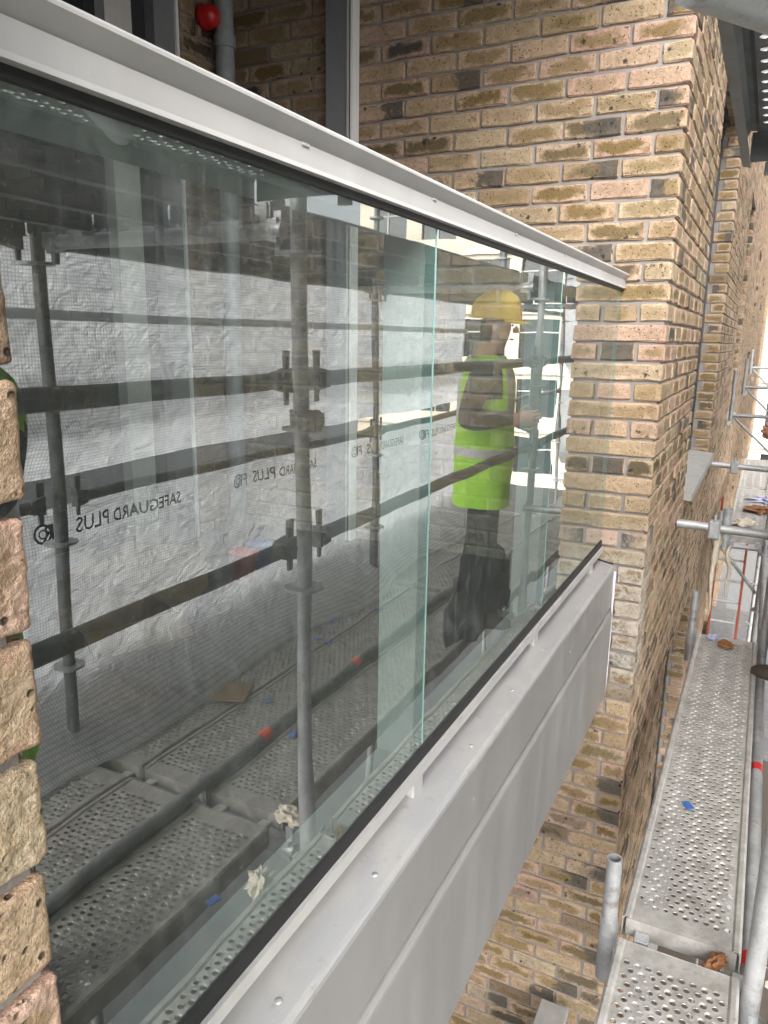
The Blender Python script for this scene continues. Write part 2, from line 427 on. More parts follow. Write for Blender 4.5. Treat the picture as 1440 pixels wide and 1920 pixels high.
def obj(name, data, parent=None, loc=None, rot=None):
    o = bpy.data.objects.new(name, data); COL.objects.link(o)
    if parent is not None: o.parent = parent
    if loc is not None: o.location = loc
    if rot is not None: o.rotation_euler = rot
    return o
def tag(o, label, cat, group=None, kind=None):
    o['label'] = label; o['category'] = cat
    if group: o['group'] = group
    if kind: o['kind'] = kind
    return o
def thing(name, label, cat, loc=(0, 0, 0), rot=None, group=None):
    return tag(obj(name, None, None, loc, rot), label, cat, group)
def copy_tree(o, parent=None):
    c = o.copy(); COL.objects.link(c); c.parent = parent
    for ch in list(o.children): copy_tree(ch, c)
    return c
def pix(p):
    p = Vector(p); d = p.dot(fwd)
    if d < .05: return None
    return (720 + FPX*p.dot(r2)/d, 960 - FPX*p.dot(u2)/d)
def ray(x, y): return fwd + r2*((x-720)/FPX) - u2*((y-960)/FPX)
def refl_on_deck(x, y, z=DZ):            # point of the real deck whose mirror image shows there
    d = ray(x, y); p = d*(z/d.z); return Vector((p.x, 2*GY-p.y, z))

# ------------------------------------------------------------------ bricks
def brick_verts(L, W, H, seed, jit=.0030, b=.006, segs=None):
    r = random.Random(seed)
    def axis(l, k): return [-l/2, -l/2+b] + [(-l/2+b) + (l-2*b)*i/k for i in range(1, k)] + [l/2-b, l/2]
    A = (axis(L, 4), axis(W, 2), axis(H, 2)); dims = (L, W, H)
    vs = []; fs = []; un = []; um = []
    key = {}
    sd = r.random()*50
    def vert(p):
        k = tuple(round(c, 5) for c in p)
        if k in key: return key[k]
        q = list(p)
        n_ext = sum(1 for i in range(3) if abs(abs(p[i]) - dims[i]/2) < 1e-6)
        if n_ext >= 2:
            f = .0032 if n_ext == 2 else .0045
            for i in range(3):
                if abs(abs(p[i]) - dims[i]/2) < 1e-6: q[i] -= math.copysign(f*r.uniform(.5, 1.5), p[i])
        nv = mnoise.noise_vector(Vector((p[0]*14+sd, p[1]*14, p[2]*22)))
        for i in range(3): q[i] += nv[i]*jit*1.3 + r.uniform(-1, 1)*jit*.35
        key[k] = len(vs); vs.append(q); return key[k]
    for ax in range(3):
        o1, o2 = [(1, 2), (0, 2), (0, 1)][ax]
        for sg in (-1, 1):
            if ax == 1 and sg == 1: continue           # back face is buried in the wall
            for i in range(len(A[o1])-1):
                for j in range(len(A[o2])-1):
                    q = []
                    for di, dj in ((0, 0), (1, 0), (1, 1), (0, 1)):
                        p = [0, 0, 0]; p[ax] = sg*dims[ax]/2; p[o1] = A[o1][i+di]; p[o2] = A[o2][j+dj]; q.append(p)
                    if (sg > 0) == (ax == 1): q = q[::-1]
                    fs.append([vert(p) for p in q])
                    for p in q:
                        un.append((p[o1]/(dims[o1]/2), p[o2]/(dims[o2]/2))); um.append((p[o1]+ax*.3, p[o2]+(sg+1)*.2))
    return vs, fs, un, um
def brick_box(L, W, H, seed):
    x, y, z = L/2, W/2, H/2; i = .003
    vs = [(-x,y,-z),(x,y,-z),(x,y,z),(-x,y,z),(-x,-y,-z),(x,-y,-z),(x,-y,z),(-x,-y,z)]
    fs = [(4,5,6,7),(5,1,2,6),(0,4,7,3),(7,6,2,3),(0,1,5,4)]
    un = []; um = []
    for f in fs:
        for k, c in zip(f, ((-1,-1),(1,-1),(1,1),(-1,1))):
            un.append(c); um.append((c[0]*x, c[1]*z))
    return vs, fs, un, um
def to_mesh(name, V, F, UN, UM, mat, smooth=False):
    me = bpy.data.meshes.new(name); me.from_pydata(V, [], F)
    for nm, dat in (('UVN', UN), ('UVM', UM)):
        l = me.uv_layers.new(name=nm); l.data.foreach_set('uv', np.array(dat, dtype=np.float32).ravel())
    me.materials.append(MAT[mat]); me.polygons.foreach_set('use_smooth', [smooth]*len(F)); me.update(); return me
BL, BW, BH = .215, .1025, .065
BV = [brick_verts(BL, BW, BH, 100+i) for i in range(10)]
BHV = [brick_verts(.1025, .1025, BH, 200+i) for i in range(5)]
BM = [to_mesh('brick', *v, 'brick') for v in BV]
BHM = [to_mesh('half_brick', *v, 'brick') for v in BHV]
BX = brick_box(BL, BW, BH, 0)
ROT_F, ROT_R = 0.0, -math.pi/2            # facade brick faces -Y, reveal brick faces -X

def bond(a0, a1, first):                   # cut one course into pieces (start, end)
    out = []; a = a0; L = first
    while a < a1 - .02:
        e = min(a+L, a1)
        if a1 - e < .035: e = a1
        out.append((a, e)); a = e + .010; L = BL
    return out

class Wall:
    """collects bricks; the largest in view become objects, the rest one joined part"""
    def __init__(s, root, limit=300, far=False): s.root = root; s.b = []; s.limit = limit; s.far = far
    def brick(s, c, length, rot, width=BW):
        s.b.append((Vector(c), length, rot, width))
    def facade(s, x0, x1, z, first, y=FY):
        for a, e in bond(x0, x1, first): s.brick(((a+e)/2, y+BW/2, z), e-a, ROT_F)
    def reveal(s, x, y0, y1, z, first):
        for a, e in bond(y0, y1, first): s.brick((x+BW/2, (a+e)/2, z), e-a, ROT_R)
    def finish(s):
        sc = []
        for i, (c, L, rot, W) in enumerate(s.b):
            ps = []
            if rot == ROT_F: q = [(-L/2, -W/2, -BH/2), (L/2, -W/2, -BH/2), (L/2, -W/2, BH/2), (-L/2, -W/2, BH/2)]
            else: q = [(-W/2, -L/2, -BH/2), (-W/2, L/2, -BH/2), (-W/2, L/2, BH/2), (-W/2, -L/2, BH/2)]
            ps = [pix(c + Vector(p)) for p in q]
            a = 0
            if all(ps):
                for k in range(4):
                    x0, y0 = ps[k]; x1, y1 = ps[(k+1) % 4]; a += x0*y1 - x1*y0
                a = abs(a)/2
                if not any(-30 < x < 1470 and -30 < y < 1950 for x, y in ps): a = 0
            sc.append((a, i))
        sc.sort(reverse=True)
        solo = set(i for a, i in sc[:s.limit] if a > 40)
        V, F, UN, UM = [], [], [], []
        for i, (c, L, rot, W) in enumerate(s.b):
            hb = L < .15
            wob = rnd.uniform(-.0025, .0025)
            cc = c + (Vector((0, wob, 0)) if rot == ROT_F else Vector((wob, 0, 0))) + Vector((0, 0, rnd.uniform(-.0015, .0015)))
            if i in solo:
                me = (BHM if hb else BM)[rnd.randrange(5 if hb else 10)]
                o = obj('brick', me, s.root, cc, (rnd.uniform(-.006, .006), rnd.uniform(-.008, .008), rot + rnd.uniform(-.006, .006)))
                o.scale = (L/(.1025 if hb else BL), W/BW, 1)
            else:
                v, f, un, um = BX if (s.far and c.x > 7) else ((BHV[rnd.randrange(5)]) if hb else BV[rnd.randrange(10)])
                L0 = .1025 if (hb and not (s.far and c.x > 7)) else BL
                b = len(V); cr, sr = math.cos(rot), math.sin(rot); kx, ky = L/L0, W/BW
                V += [(cc.x + p[0]*kx*cr - p[1]*ky*sr, cc.y + p[0]*kx*sr + p[1]*ky*cr, cc.z + p[2]) for p in v]
                F += [[b+k for k in q] for q in f]; UN += un; UM += um
        if V:
            o = obj('brickwork', to_mesh('brickwork', V, F, UN, UM, 'brick'), s.root); o['kind'] = 'stuff'

def rowz(k, off=0.0): return Z0 + off - PIT*(k+.5)
REC = .011                                  # joints recessed

# near pier on the left edge
near = thing('brick_pier', 'buff brick pier at the left edge, close to the camera, its end bricks ragged', 'wall')
HB = [brick_verts(BL, BW, .066, 300+i, jit=.0028, b=.008) for i in range(4)]
def fine_brick(L, seed):
    # subdivided, hand made looking brick for the close pier
    V = []; F = []; UN = []; UM = []
    nx, nz, ny = 60, 26, 26
    H, W = .0665, BW
    key = {}
    def disp(p):
        q = Vector(p)
        ex = [max(0, abs(p[i]) - (d/2-.0035))/.0035 for i, d in enumerate((L, W, H))]
        e = [x for x in ex if x > 0]
        if len(e) >= 2:
            k = math.sqrt(sum(x*x for x in ex)); sc_ = (k-1)/k if k > 1 else 0
            for i, d in enumerate((L, W, H)):
                if ex[i] > 0: q[i] -= math.copysign(ex[i]*.0035*sc_, p[i])
        nv = mnoise.noise_vector(q*22 + Vector((seed*3.1, 0, 0)))*.0013 + mnoise.noise_vector(q*75 + Vector((0, seed*1.7, 0)))*.0012 + mnoise.noise_vector(q*190)*.0008
        return q + nv
    def vert(p):
        k = tuple(round(c, 5) for c in p)
        if k not in key: key[k] = len(V); V.append(disp(p))
        return key[k]
    dims = (L, W, H); cnt = (nx, ny, nz)
    for ax in range(3):
        o1, o2 = [(1, 2), (0, 2), (0, 1)][ax]
        for sg in (-1, 1):
            if ax == 1 and sg == 1: continue
            for i in range(cnt[o1]):
                for j in range(cnt[o2]):
                    q = []
                    for di, dj in ((0, 0), (1, 0), (1, 1), (0, 1)):
                        p = [0, 0, 0]; p[ax] = sg*dims[ax]/2
                        p[o1] = (-.5 + (i+di)/cnt[o1])*dims[o1]; p[o2] = (-.5 + (j+dj)/cnt[o2])*dims[o2]; q.append(p)
                    if (sg > 0) == (ax == 1): q = q[::-1]
                    F.append([vert(p) for p in q])
                    for p in q:
                        UN.append((p[o1]/(dims[o1]/2), p[o2]/(dims[o2]/2))); UM.append((p[o1]+ax*.3, p[o2]+(sg+1)*.2))
    return V, F, UN, UM
for k in range(-3, 14):
    z = rowz(k, -.0165)
    e_ = {2: (19, 610), 3: (40, 840), 4: (51, 1085), 5: (72, 1300), 6: (82, 1500), 7: (91, 1700), 8: (109, 1860)}.get(k, None)
    xe = (ray(*e_)*(FY/ray(*e_).y)).x + .001 if e_ else XN
    L = BL if k % 2 else BW
    me = to_mesh('brick', *fine_brick(L, k+20), 'brick', True)
    obj('brick', me, near, (xe - L/2, FY + BW/2 + rnd.uniform(-.002, .002), z), (rnd.uniform(-.02, .02), rnd.uniform(-.015, .015), rnd.uniform(-.02, .02)))
    if k % 2 == 0: obj('brick', BM[k % 10], near, (xe - L - .01 - BL/2, FY+BW/2, z), (0, 0, 0))
MB().box((-1.2, FY+.008, -5), (XN-.010, FY+.6, 5)).build('mortar_joint', 'mortar', near)

# right pier with the brick side wall of the balcony
pier = thing('brick_pier', 'buff brick corner pier with the balcony side wall, right of the glass balustrade', 'wall')
X1 = 4.687
W1 = Wall(pier, 300)
KT, KB = -30, 62
for k in range(KT, KB):
    z = rowz(k); A = (k % 2 == 0)
    if A:
        W1.brick((XR + BW/2, FY + BL/2, z), BL, ROT_R)
        W1.reveal(XR, FY + BL + .01, 2.41, z, BL)
        W1.facade(XR + BW + .01, X1, z, BL)
    else:
        W1.brick((XR + BL/2, FY + BW/2, z), BL, ROT_F)
        W1.reveal(XR, FY + BW + .01, 2.41, z, BL)
        W1.facade(XR + BL + .01, X1, z, BL)
W1.finish()
ZT, ZB = rowz(KT)+.04, rowz(KB)
MB().box((XR+REC, FY+REC, ZB), (X1-.008, 2.42, ZT)).build('mortar_joint', 'mortar', pier)

# facade running away to the right, with window openings
fac = thing('brick_facade', 'long buff brick facade with recessed windows receding beyond the corner pier', 'wall')
W2 = Wall(fac, 300, far=True)
OPEN = [(X1, 6.60), (9.40, 10.70), (14.9, 16.4), (20.6, 22.2), (28.0, 29.6)]
SILLZ, HEADZ, LHEAD = -.845, 1.60, -1.93
XEND = 40.0
YW = FY + .135
for k in range(-66, KB):
    z = rowz(k); A = (k % 2 == 0)
    op = (SILLZ-.03 < z < HEADZ) or (z < LHEAD) or (z > HEADZ + 1.12 and z < HEADZ + 3.5)
    if op:
        for i, (a, b) in enumerate(OPEN):
            e = OPEN[i+1][0] if i+1 < len(OPEN) else XEND
            if A:
                W2.brick((b + BW/2, (FY+YW)/2, z), YW-FY, ROT_R); W2.facade(b+BW+.01, e, z, BL)
            else:
                W2.brick((b + BL/2, FY+BW/2, z), BL, ROT_F); W2.facade(b+BL+.01, e, z, BL)
    else:
        W2.facade(X1+.01, XEND, z, BL if A else .1025)
W2.finish()
zt = rowz(-66)+.04
mb = MB()
seg = [(ZB, LHEAD, True), (LHEAD, SILLZ-.03, False), (SILLZ-.03, HEADZ, True), (HEADZ, HEADZ+1.12, False), (HEADZ+1.12, HEADZ+3.5, True), (HEADZ+3.5, zt, False)]
for z0, z1, o_ in seg:
    if not o_: mb.box((X1-.004, FY+REC, z0), (XEND, FY+.5, z1))
    else:
        for i, (a, b) in enumerate(OPEN):
            e = OPEN[i+1][0] if i+1 < len(OPEN) else XEND
            mb.box((b+REC, FY+REC, z0), (e-.008, FY+.5, z1))
mb.build('mortar_joint', 'mortar', fac)
# windows in the facade
WN = {0: 'nearest', 1: 'second', 2: 'third', 3: 'fourth', 4: 'farthest'}
def facade_window(a, b, z0, z1, label, sill=True):
    t = thing('facade_window', label, 'window', (a, YW, z0), group='windows of the brick facade')
    w_, h_ = b-a, z1-z0
    MB().box((0, 0, 0), (w_, .07, .06)).box((0, 0, h_-.06), (w_, .07, h_)).box((0, 0, .06), (.06, .07, h_-.06)).box((w_-.06, 0, .06), (w_, .07, h_-.06)).box((w_/2-.03, .002, .06), (w_/2+.03, .068, h_-.06)).build('frame', 'frame_dark', t)
    MB().box((.06, .03, .06), (w_/2-.03, .045, h_-.06)).build('pane', 'window_glass', t)
    MB().box((w_/2+.03, .03, .06), (w_-.06, .045, h_-.06)).build('pane', 'window_glass', t)
    MB().box((0, -(YW-FY)+.004, h_+.002), (w_, .07, h_+.03)).build('soffit', 'frame_grey', t)
    if sill: MB().prism([(.02, -.002), (.02, -.045), (FY-YW-.045, -.065), (FY-YW-.045, -.022)], .004, w_-.004).build('sill', 'concrete', t)
for i, (a, b) in enumerate(OPEN):
    facade_window(a, b, SILLZ, HEADZ, f'{WN[i]} tall dark window recessed in the receding brick facade, camera level', True)
    if i < 3: facade_window(a, b, LHEAD-2.4, LHEAD, f'{WN[i]} dark window of the receding facade, one storey below the camera', False)
    if i > 0: facade_window(a, b, HEADZ+1.12, HEADZ+3.5, f'{WN[i]} dark window of the receding facade, one storey above', True)

# ------------------------------------------------------------------ balcony shell
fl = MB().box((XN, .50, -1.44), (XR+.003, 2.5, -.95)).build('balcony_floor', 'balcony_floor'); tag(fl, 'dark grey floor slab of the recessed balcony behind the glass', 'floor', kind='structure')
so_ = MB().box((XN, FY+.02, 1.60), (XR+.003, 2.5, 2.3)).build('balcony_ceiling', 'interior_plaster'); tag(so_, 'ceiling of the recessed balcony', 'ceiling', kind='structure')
bw = thing('back_wall', 'brick back wall of the balcony with a downpipe corner, in shade', 'wall')
WB = Wall(bw, 60)
for k in range(-18, 16):
    z = rowz(k)
    W_ = bond(2.83, XR-.005, .1025 if k % 2 else BL)
    for a, e in W_: WB.brick(((a+e)/2, 2.41+BW/2, z), e-a, ROT_F)
WB.finish()
MB().box((2.80, 2.41+REC, -.95), (XR+.004, 2.52, 1.6)).build('mortar_joint', 'mortar', bw)
dp = thing('downpipe', 'grey plastic downpipe in the back corner of the balcony', 'pipe', (3.045, 2.345, -.95))
MB().tube((0, 0, 0), (0, 0, 2.55), .042, 16).build('pipe', 'pvc_grey', dp)
for z in (.5, 2.2): MB().tube((0, 0, z), (0, 0, z+.05), .05, 16).build('bracket', 'pvc_grey', dp)
al = thing('alarm_sounder', 'round red alarm sounder fixed high on the balcony back wall', 'alarm', (2.975, 2.405, 1.36), (R(90), 0, 0))
MB().lathe([(0, .0), (.055, .0), (.055, .02), (.048, .032)], 8).build('base', 'red_plastic', al)
MB().lathe([(.048, .032), (.046, .055), (.034, .072), (0, .078)], 16).build('dome', 'red_plastic', al)
dr = thing('balcony_door', 'grey framed balcony door with dark glass in the back wall', 'door', (XN, 2.40, -.95))
dx = lambda x: x - XN
MB().box((dx(2.39), 0, 0), (dx(2.53), .08, 2.545)).build('door_frame', 'frame_pale', dr)
MB().box((dx(2.53), .03, 0), (dx(2.635), .09, 2.545)).build('door_leaf', 'frame_dark', dr)
MB().box((dx(2.635), -.02, 0), (dx(2.755), .08, 2.545)).build('door_frame', 'frame_grey', dr)
MB().box((dx(2.755), -.03, 0), (dx(2.772), .08, 2.545)).build('trim', 'white_edge', dr)
MB().box((dx(2.772), .0, 0), (dx(2.80), .08, 2.545)).build('gasket', 'gasket', dr)
MB().box((0, .05, .09), (dx(2.39), .06, 2.545)).build('pane', 'window_glass', dr)
MB().box((0, .0, 0), (dx(2.39), .08, .09)).build('bottom_rail', 'frame_grey', dr)
MB().box((dx(1.2), .0, .09), (dx(1.3), .08, 2.545)).build('mullion', 'frame_grey', dr)
ps = thing('window_jamb', 'tall grey metal jamb with pale edge trims standing against the balcony side wall', 'post', (XR, 1.70, -.95))
MB().box((-.055, .03, 0), (-.006, .136, 2.545), b=.002).build('profile', 'frame_grey', ps)
MB().box((-.066, -.002, 0), (-.006, .008, 2.545)).build('trim', 'white_edge', ps)
MB().box((-.058, .009, 0), (-.006, .017, 2.545)).build('gasket', 'gasket', ps)
MB().box((-.062, .018, 0), (-.006, .028, 2.545)).build('trim', 'frame_pale', ps)
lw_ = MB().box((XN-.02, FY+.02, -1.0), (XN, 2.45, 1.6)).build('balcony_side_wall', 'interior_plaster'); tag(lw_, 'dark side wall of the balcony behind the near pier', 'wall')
# things standing on the balcony floor
def carton(loc, size, rz, label, flaps=True):
    t = thing('cardboard_box', label, 'box', loc, (0, 0, rz)); a, b, h = size
    MB().box((-a/2, -b/2, 0), (a/2, -b/2+.006, h)).box((-a/2, b/2-.006, 0), (a/2, b/2, h)).box((-a/2, -b/2+.006, 0), (-a/2+.006, b/2-.006, h)).box((a/2-.006, -b/2+.006, 0), (a/2, b/2-.006, h)).box((-a/2+.006, -b/2+.006, 0), (a/2-.006, b/2-.006, .006)).build('carton', 'cardboard', t)
    if flaps:
        for sg in (-1, 1):
            MB().box((-a/2, 0, 0), (a/2, b*.42, .005)).build('flap', 'cardboard', t, (0, sg*b/2, h), (R(-35) if sg > 0 else R(-150), 0, 0))
    return t
carton((1.95, 1.95, -.95), (.42, .34, .16), .3, 'brown cardboard box on the balcony floor behind the glass', False)
carton((1.62, 1.72, -.95), (.30, .24, .11), -.4, 'small brown cardboard box nearest the left on the balcony floor')
def bucket(loc, mat, label):
    t = thing('bucket', label, 'bucket', loc); t.scale = (.45, .45, .45)
    MB().lathe([(0, 0), (.10, 0), (.13, .24), (.137, .24), (.137, .225), (.125, .225), (.098, .012), (0, .012)], 20).build('pail', mat, t)
    MB().path([(-.13, 0, .235), (-.11, .05, .16), (0, .1, .12), (.11, .05, .16), (.13, 0, .235)], .004, 6).build('handle', 'galvanised', t)
bucket((2.36, 1.80, -.95), 'red_plastic', 'red plastic bucket on the balcony floor behind the glass')
bucket((2.50, 1.82, -.95), 'blue_plastic', 'blue plastic bucket beside the red bucket behind the glass')

# ------------------------------------------------------------------ glass balustrade
bal = thing('glass_balustrade', 'balcony balustrade of three glass panes with a pale grey metal handrail', 'balustrade')
XA, XB = XN+.002, XR-.006
MB().prism([(.5205, .2415), (.5180, .2435), (.5178, .2465), (.520, .2495), (.525, .2505), (.648, .2505), (.655, .245), (.655, .236), (.5365, .2275)], XA, XB+.012).build('handrail', 'rail_paint', bal)
MB().prism([(.531, .2265), (.531, .2025), (.529, .197), (.529, .1965), (.541, .1965), (.541, .1985), (.560, .1985), (.560, .2265)], XA, XB+.004).build('rail_channel', 'rail_paint', bal)
MB().box((XA, .5605, .178), (XB+.004, .643, .2264)).build('inner_frame', 'frame_white', bal)
MB().prism([(.5398, .1964), (.5398, .1865), (.5428, .1845), (.5428, .1964)], XA, XB+.004).build('gasket', 'gasket', bal)
JO = [XA+.004, 1.281, 2.190, XB]
for i in range(3):
    a, b = JO[i] + (.004 if i else 0), JO[i+1] - (.004 if i < 2 else 0)
    m = MB(); y0, y1, z0, z1 = GY, GY+.0175, -.83, .1955
    vs = [(a,y0,z0),(b,y0,z0),(b,y1,z0),(a,y1,z0),(a,y0,z1),(b,y0,z1),(b,y1,z1),(a,y1,z1)]
    m.add(vs, [(0,1,5,4)], 0); m.add(vs, [(2,3,7,6)], 1); m.add(vs, [(0,3,2,1), (4,5,6,7), (1,2,6,5), (3,0,4,7)], 2)
    m.build('glass_pane', ['glass', 'glass_back', 'glass_edge'], bal)
MB().prism([(.5385, -.806), (.5428, -.803), (.5428, -.832), (.5385, -.832)], XA, XB).build('gasket', 'gasket', bal)
MB().prism([(.531, -.832), (.5425, -.832), (.5425, -.838), (.5600, -.838), (.5600, -.855), (.531, -.855)], XA, XB).build('bottom_channel', 'rail_paint', bal)
MB().box((XA, .5605, -.855), (XB, .643, -.8365)).build('inner_frame', 'frame_white', bal)
for x in (1.283, 2.192):
    MB().box((x-.005, .563, -.836), (x+.007, .643, .177)).build('post', 'frame_white', bal)
for x in (.40,):
    MB().box((x-.005, .563, -.836), (x+.007, .643, .177)).build('post', 'frame_white', bal)
for x in (.42, 1.255, 2.125, 2.93):
    MB().box((x-.024, .537, -.905), (x+.024, .60, -.8555), b=.003).build('bracket', 'rail_paint', bal)
for x in [ (ray(a_, b_)*(.53/ray(a_, b_).y)).x for a_, b_ in ((573, 272), (815, 378), (968, 438), (1060, 482)) ]:
    MB().box((x-.008, .5285, .2225), (x+.008, .5308, .2268), b=.001).build('fixing_clip', 'rail_paint', bal)

# fascia and sill below the glass
fas = thing('balcony_fascia', 'grey metal sill and fascia panel along the balcony edge under the glass', 'fascia')
SA, SB = XN+.002, XR-.004
MB().prism([(.66, -.868), (.489, -.905), (.484, -.9085), (.4815, -.914), (.4815, -.925), (.66, -.925)], SA, SB).build('sill', 'sill', fas)
MB().prism([(.4813, -.925), (.4813, -1.085), (.4835, -1.0885), (.52, -1.0885), (.52, -.925)], SA, SB).build('upper_fascia', 'fascia_metal', fas)
MB().box((SA, .490, -1.096), (SB, .52, -1.089)).build('shadow_gap', 'frame_dark', fas)  # dark strip put in for the shadow line between the panels
MB().prism([(.490, -1.0965), (.4815, -1.0985), (.4765, -1.102), (.4738, -1.1065), (.4725, -1.114), (.4725, -1.478), (.4745, -1.483), (.479, -1.486), (.56, -1.486), (.56, -1.0965)], SA, SB-.012).build('lower_fascia', 'fascia_metal', fas)
MB().box((SA, .56, -1.482), (SB-.012, 2.4, -1.445)).build('soffit_panel', 'fascia_metal', fas)
MB().path([(XR-.007, .4765, z) for z in (-.93, -1.0, -1.1, -1.2, -1.3, -1.4, -1.478)], [.005, .006, .0045, .0065, .006, .0065, .004], 8).build('sealant_bead', 'sealant', fas)
MB().path([(XR-.003, y, z) for y, z in ((.488, -.900), (.53, -.893), (.57, -.884), (.61, -.875))], .004, 6).build('joint_seal', 'gasket', fas)
for x, y in ((1.008, .508), (1.486, .508), (1.80, .51), (2.10, .51), (2.52, .508), (2.78, .512), (.72, .51)):
    zz = -.905 + (y-.489)*.2164
    MB().lathe([(.0062, 0), (.0058, .0014), (.0036, .0024), (0, .0028)], 12).build('screw_head', 'galvanised', fas, (x, y, zz))
for x in (1.44, 2.36):
    MB().lathe([(.004, 0), (.003, .002), (0, .0022)], 8).build('rivet', 'galvanised', fas, (x, .4812, -1.0), (R(90), 0, 0))

# lower storey balcony rail
lo = thing('lower_handrail', 'grey handrail end of the balcony one storey below', 'railing')
MB().box((.4, .505, -3.12), (3.06, .635, -3.08), b=.004).build('handrail', 'concrete', lo)
MB().box((.4, .53, -3.20), (3.06, .60, -3.121)).build('rail_channel', 'frame_dark', lo)
MB().box((.4, .55, -4.2), (3.06, .56, -3.2)).build('pane', 'window_glass', lo)

# ------------------------------------------------------------------ scaffold
def plank_meshes(L=2.49, Wd=.32):
    px, nrow = .0300, 0
    m = MB(); z = 0.0; hw = Wd/2 - .026
    cols = 9; cw = 2*hw/(cols+.5); rows = int((L-.13)/.0255)
    y0 = -hw; x0 = .065; rh = (L-.13)/rows
    V = []; F = []; SM = []
    oct_ = [(math.cos(2*math.pi*k/8+math.pi/8), math.sin(2*math.pi*k/8+math.pi/8)) for k in range(8)]
    def v(p): V.append(p); return len(V)-1
    for i in range(rows):
        sh = (i % 2)*cw*.5; xc0 = x0 + i*rh
        # filler strips at both sides of the staggered row
        if sh > 0:
            F.append([v((xc0, y0, z)), v((xc0+rh, y0, z)), v((xc0+rh, y0+sh, z)), v((xc0, y0+sh, z))]); SM.append(False)
        e = y0 + sh + cols*cw
        if hw - e > 1e-5:
            F.append([v((xc0, e, z)), v((xc0+rh, e, z)), v((xc0+rh, hw, z)), v((xc0, hw, z))]); SM.append(False)
        for j in range(cols):
            a0 = y0 + sh + j*cw; cx, cy_ = xc0+rh/2, a0+cw/2
            up_ = .0032 if (j % 3 != 1) else -.003
            sq = [(xc0+rh, a0+cw*.75), (xc0+rh*.75, a0+cw), (xc0+rh*.25, a0+cw), (xc0, a0+cw*.75), (xc0, a0+cw*.25), (xc0+rh*.25, a0), (xc0+rh*.75, a0), (xc0+rh, a0+cw*.25)]
            r_o, r_i = .0112, .0088
            o_ = [v((p[0], p[1], z)) for p in sq]
            a_ = [v((cx+c*r_o, cy_+s_*r_o, z)) for c, s_ in oct_]
            b_ = [v((cx+c*r_i, cy_+s_*r_i, z+up_)) for c, s_ in oct_]
            c_ = [v((cx+c*r_i, cy_+s_*r_i, z+up_-.004)) for c, s_ in oct_]
            for k in range(8):
                n_ = (k+1) % 8
                F.append([o_[k], o_[n_], a_[n_], a_[k]]); F.append([a_[k], a_[n_], b_[n_], b_[k]]); F.append([b_[k], b_[n_], c_[n_], c_[k]]); SM.extend([False, True, True])
            # cell corners
            for q in (((xc0+rh, a0+cw), 0, 1), ((xc0, a0+cw), 2, 3), ((xc0, a0), 4, 5), ((xc0+rh, a0), 6, 7)):
                F.append([o_[q[1]], v((q[0][0], q[0][1], z)), o_[q[2]]]); SM.append(False)
    for xa, xb in ((0, x0), (L-.065, L)):
        F.append([v((xa, -hw, z)), v((xb, -hw, z)), v((xb, hw, z)), v((xa, hw, z))]); SM.append(False)
    me = bpy.data.meshes.new('perforated_top'); me.from_pydata(V, [], F); me.polygons.foreach_set('use_smooth', SM)
    me.materials.append(MAT['plank_steel']); me.update()
    s = MB().prism([(hw-.0005, -.0005), (hw+.006, .006), (hw+.018, .007), (hw+.0245, .002), (hw+.026, -.006), (hw+.026, -.062), (hw+.010, -.066), (hw+.010, -.063), (hw+.022, -.059), (hw+.022, -.008), (hw+.016, .0035), (hw+.007, .0025), (hw-.0005, -.004)], 0, L)
    side = s.mesh('side_rail', ['plank_steel'])
    ec = MB().box((-.003, -Wd/2+.012, -.055), (0, Wd/2-.012, .0008)).mesh('end_cap', ['plank_steel'])
    hk = MB().box((-.045, -.02, -.05), (-.003, .02, -.03), b=.003).box((-.045, -.02, -.075), (-.033, .02, -.05), b=.002).mesh('hook', ['galvanised'])
    return me, side, ec, hk
PT, PSIDE, PCAP, PHOOK = plank_meshes()
PLEN = 2.49
SHADED = {}; DIRTY = {}; PLM = [(PT.name, PT), (PSIDE.name, PSIDE), (PCAP.name, PCAP)]
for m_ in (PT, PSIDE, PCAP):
    SHADED[m_.name] = m_.copy(); SHADED[m_.name].materials[0] = MAT['shaded_old_steel']  # overhead planks get their underside shade from a darker steel colour
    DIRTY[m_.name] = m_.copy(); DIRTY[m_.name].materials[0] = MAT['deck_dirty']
def plank(x, y, z, label, group, rz=0.0):
    PT, PSIDE, PCAP = [SHADED[k] if z > 0 else (DIRTY[k] if y < -.2 and x < 7 else v_) for k, v_ in PLM]
    t = thing('scaffold_plank', label, 'scaffold plank', (x, y, z), (0, 0, rz), group)
    obj('perforated_top', PT, t)
    obj('side_rail', PSIDE, t); o = obj('side_rail', PSIDE, t, (PLEN, 0, 0), (0, 0, math.pi))
    obj('end_cap', PCAP, t); obj('end_cap', PCAP, t, (PLEN, 0, 0), (0, 0, math.pi))
    for s_ in (-.1, .1):
        obj('hook', PHOOK, t, (0, s_, 0)); obj('hook', PHOOK, t, (PLEN, s_, 0), (0, 0, math.pi))
    return t
GP = 'perforated steel planks of the scaffold'
YH = .0445
plank(2.03, YH, DZ, 'long perforated steel plank beside the brick facade, in full view at right', GP)
plank(-.555, YH, DZ, 'nearest perforated steel plank at the bottom right corner', GP)
BN = ['left bay', 'middle bay', 'far bay']
for i in range(3):
    for j, y in enumerate((-.43, -.757, -1.082)):
        plank(XS[i]+.04, y, DZ, f'perforated deck plank mirrored in the glass, {BN[i]}, {["row nearest the glass","middle row","row along the sheeting"][j]}', GP)
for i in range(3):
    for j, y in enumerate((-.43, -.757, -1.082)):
        plank(XS[i]+.04, y, ZUP, f'plank of the scaffold lift overhead, {BN[i]}, {["inner","centre","outer"][j]} row', GP)
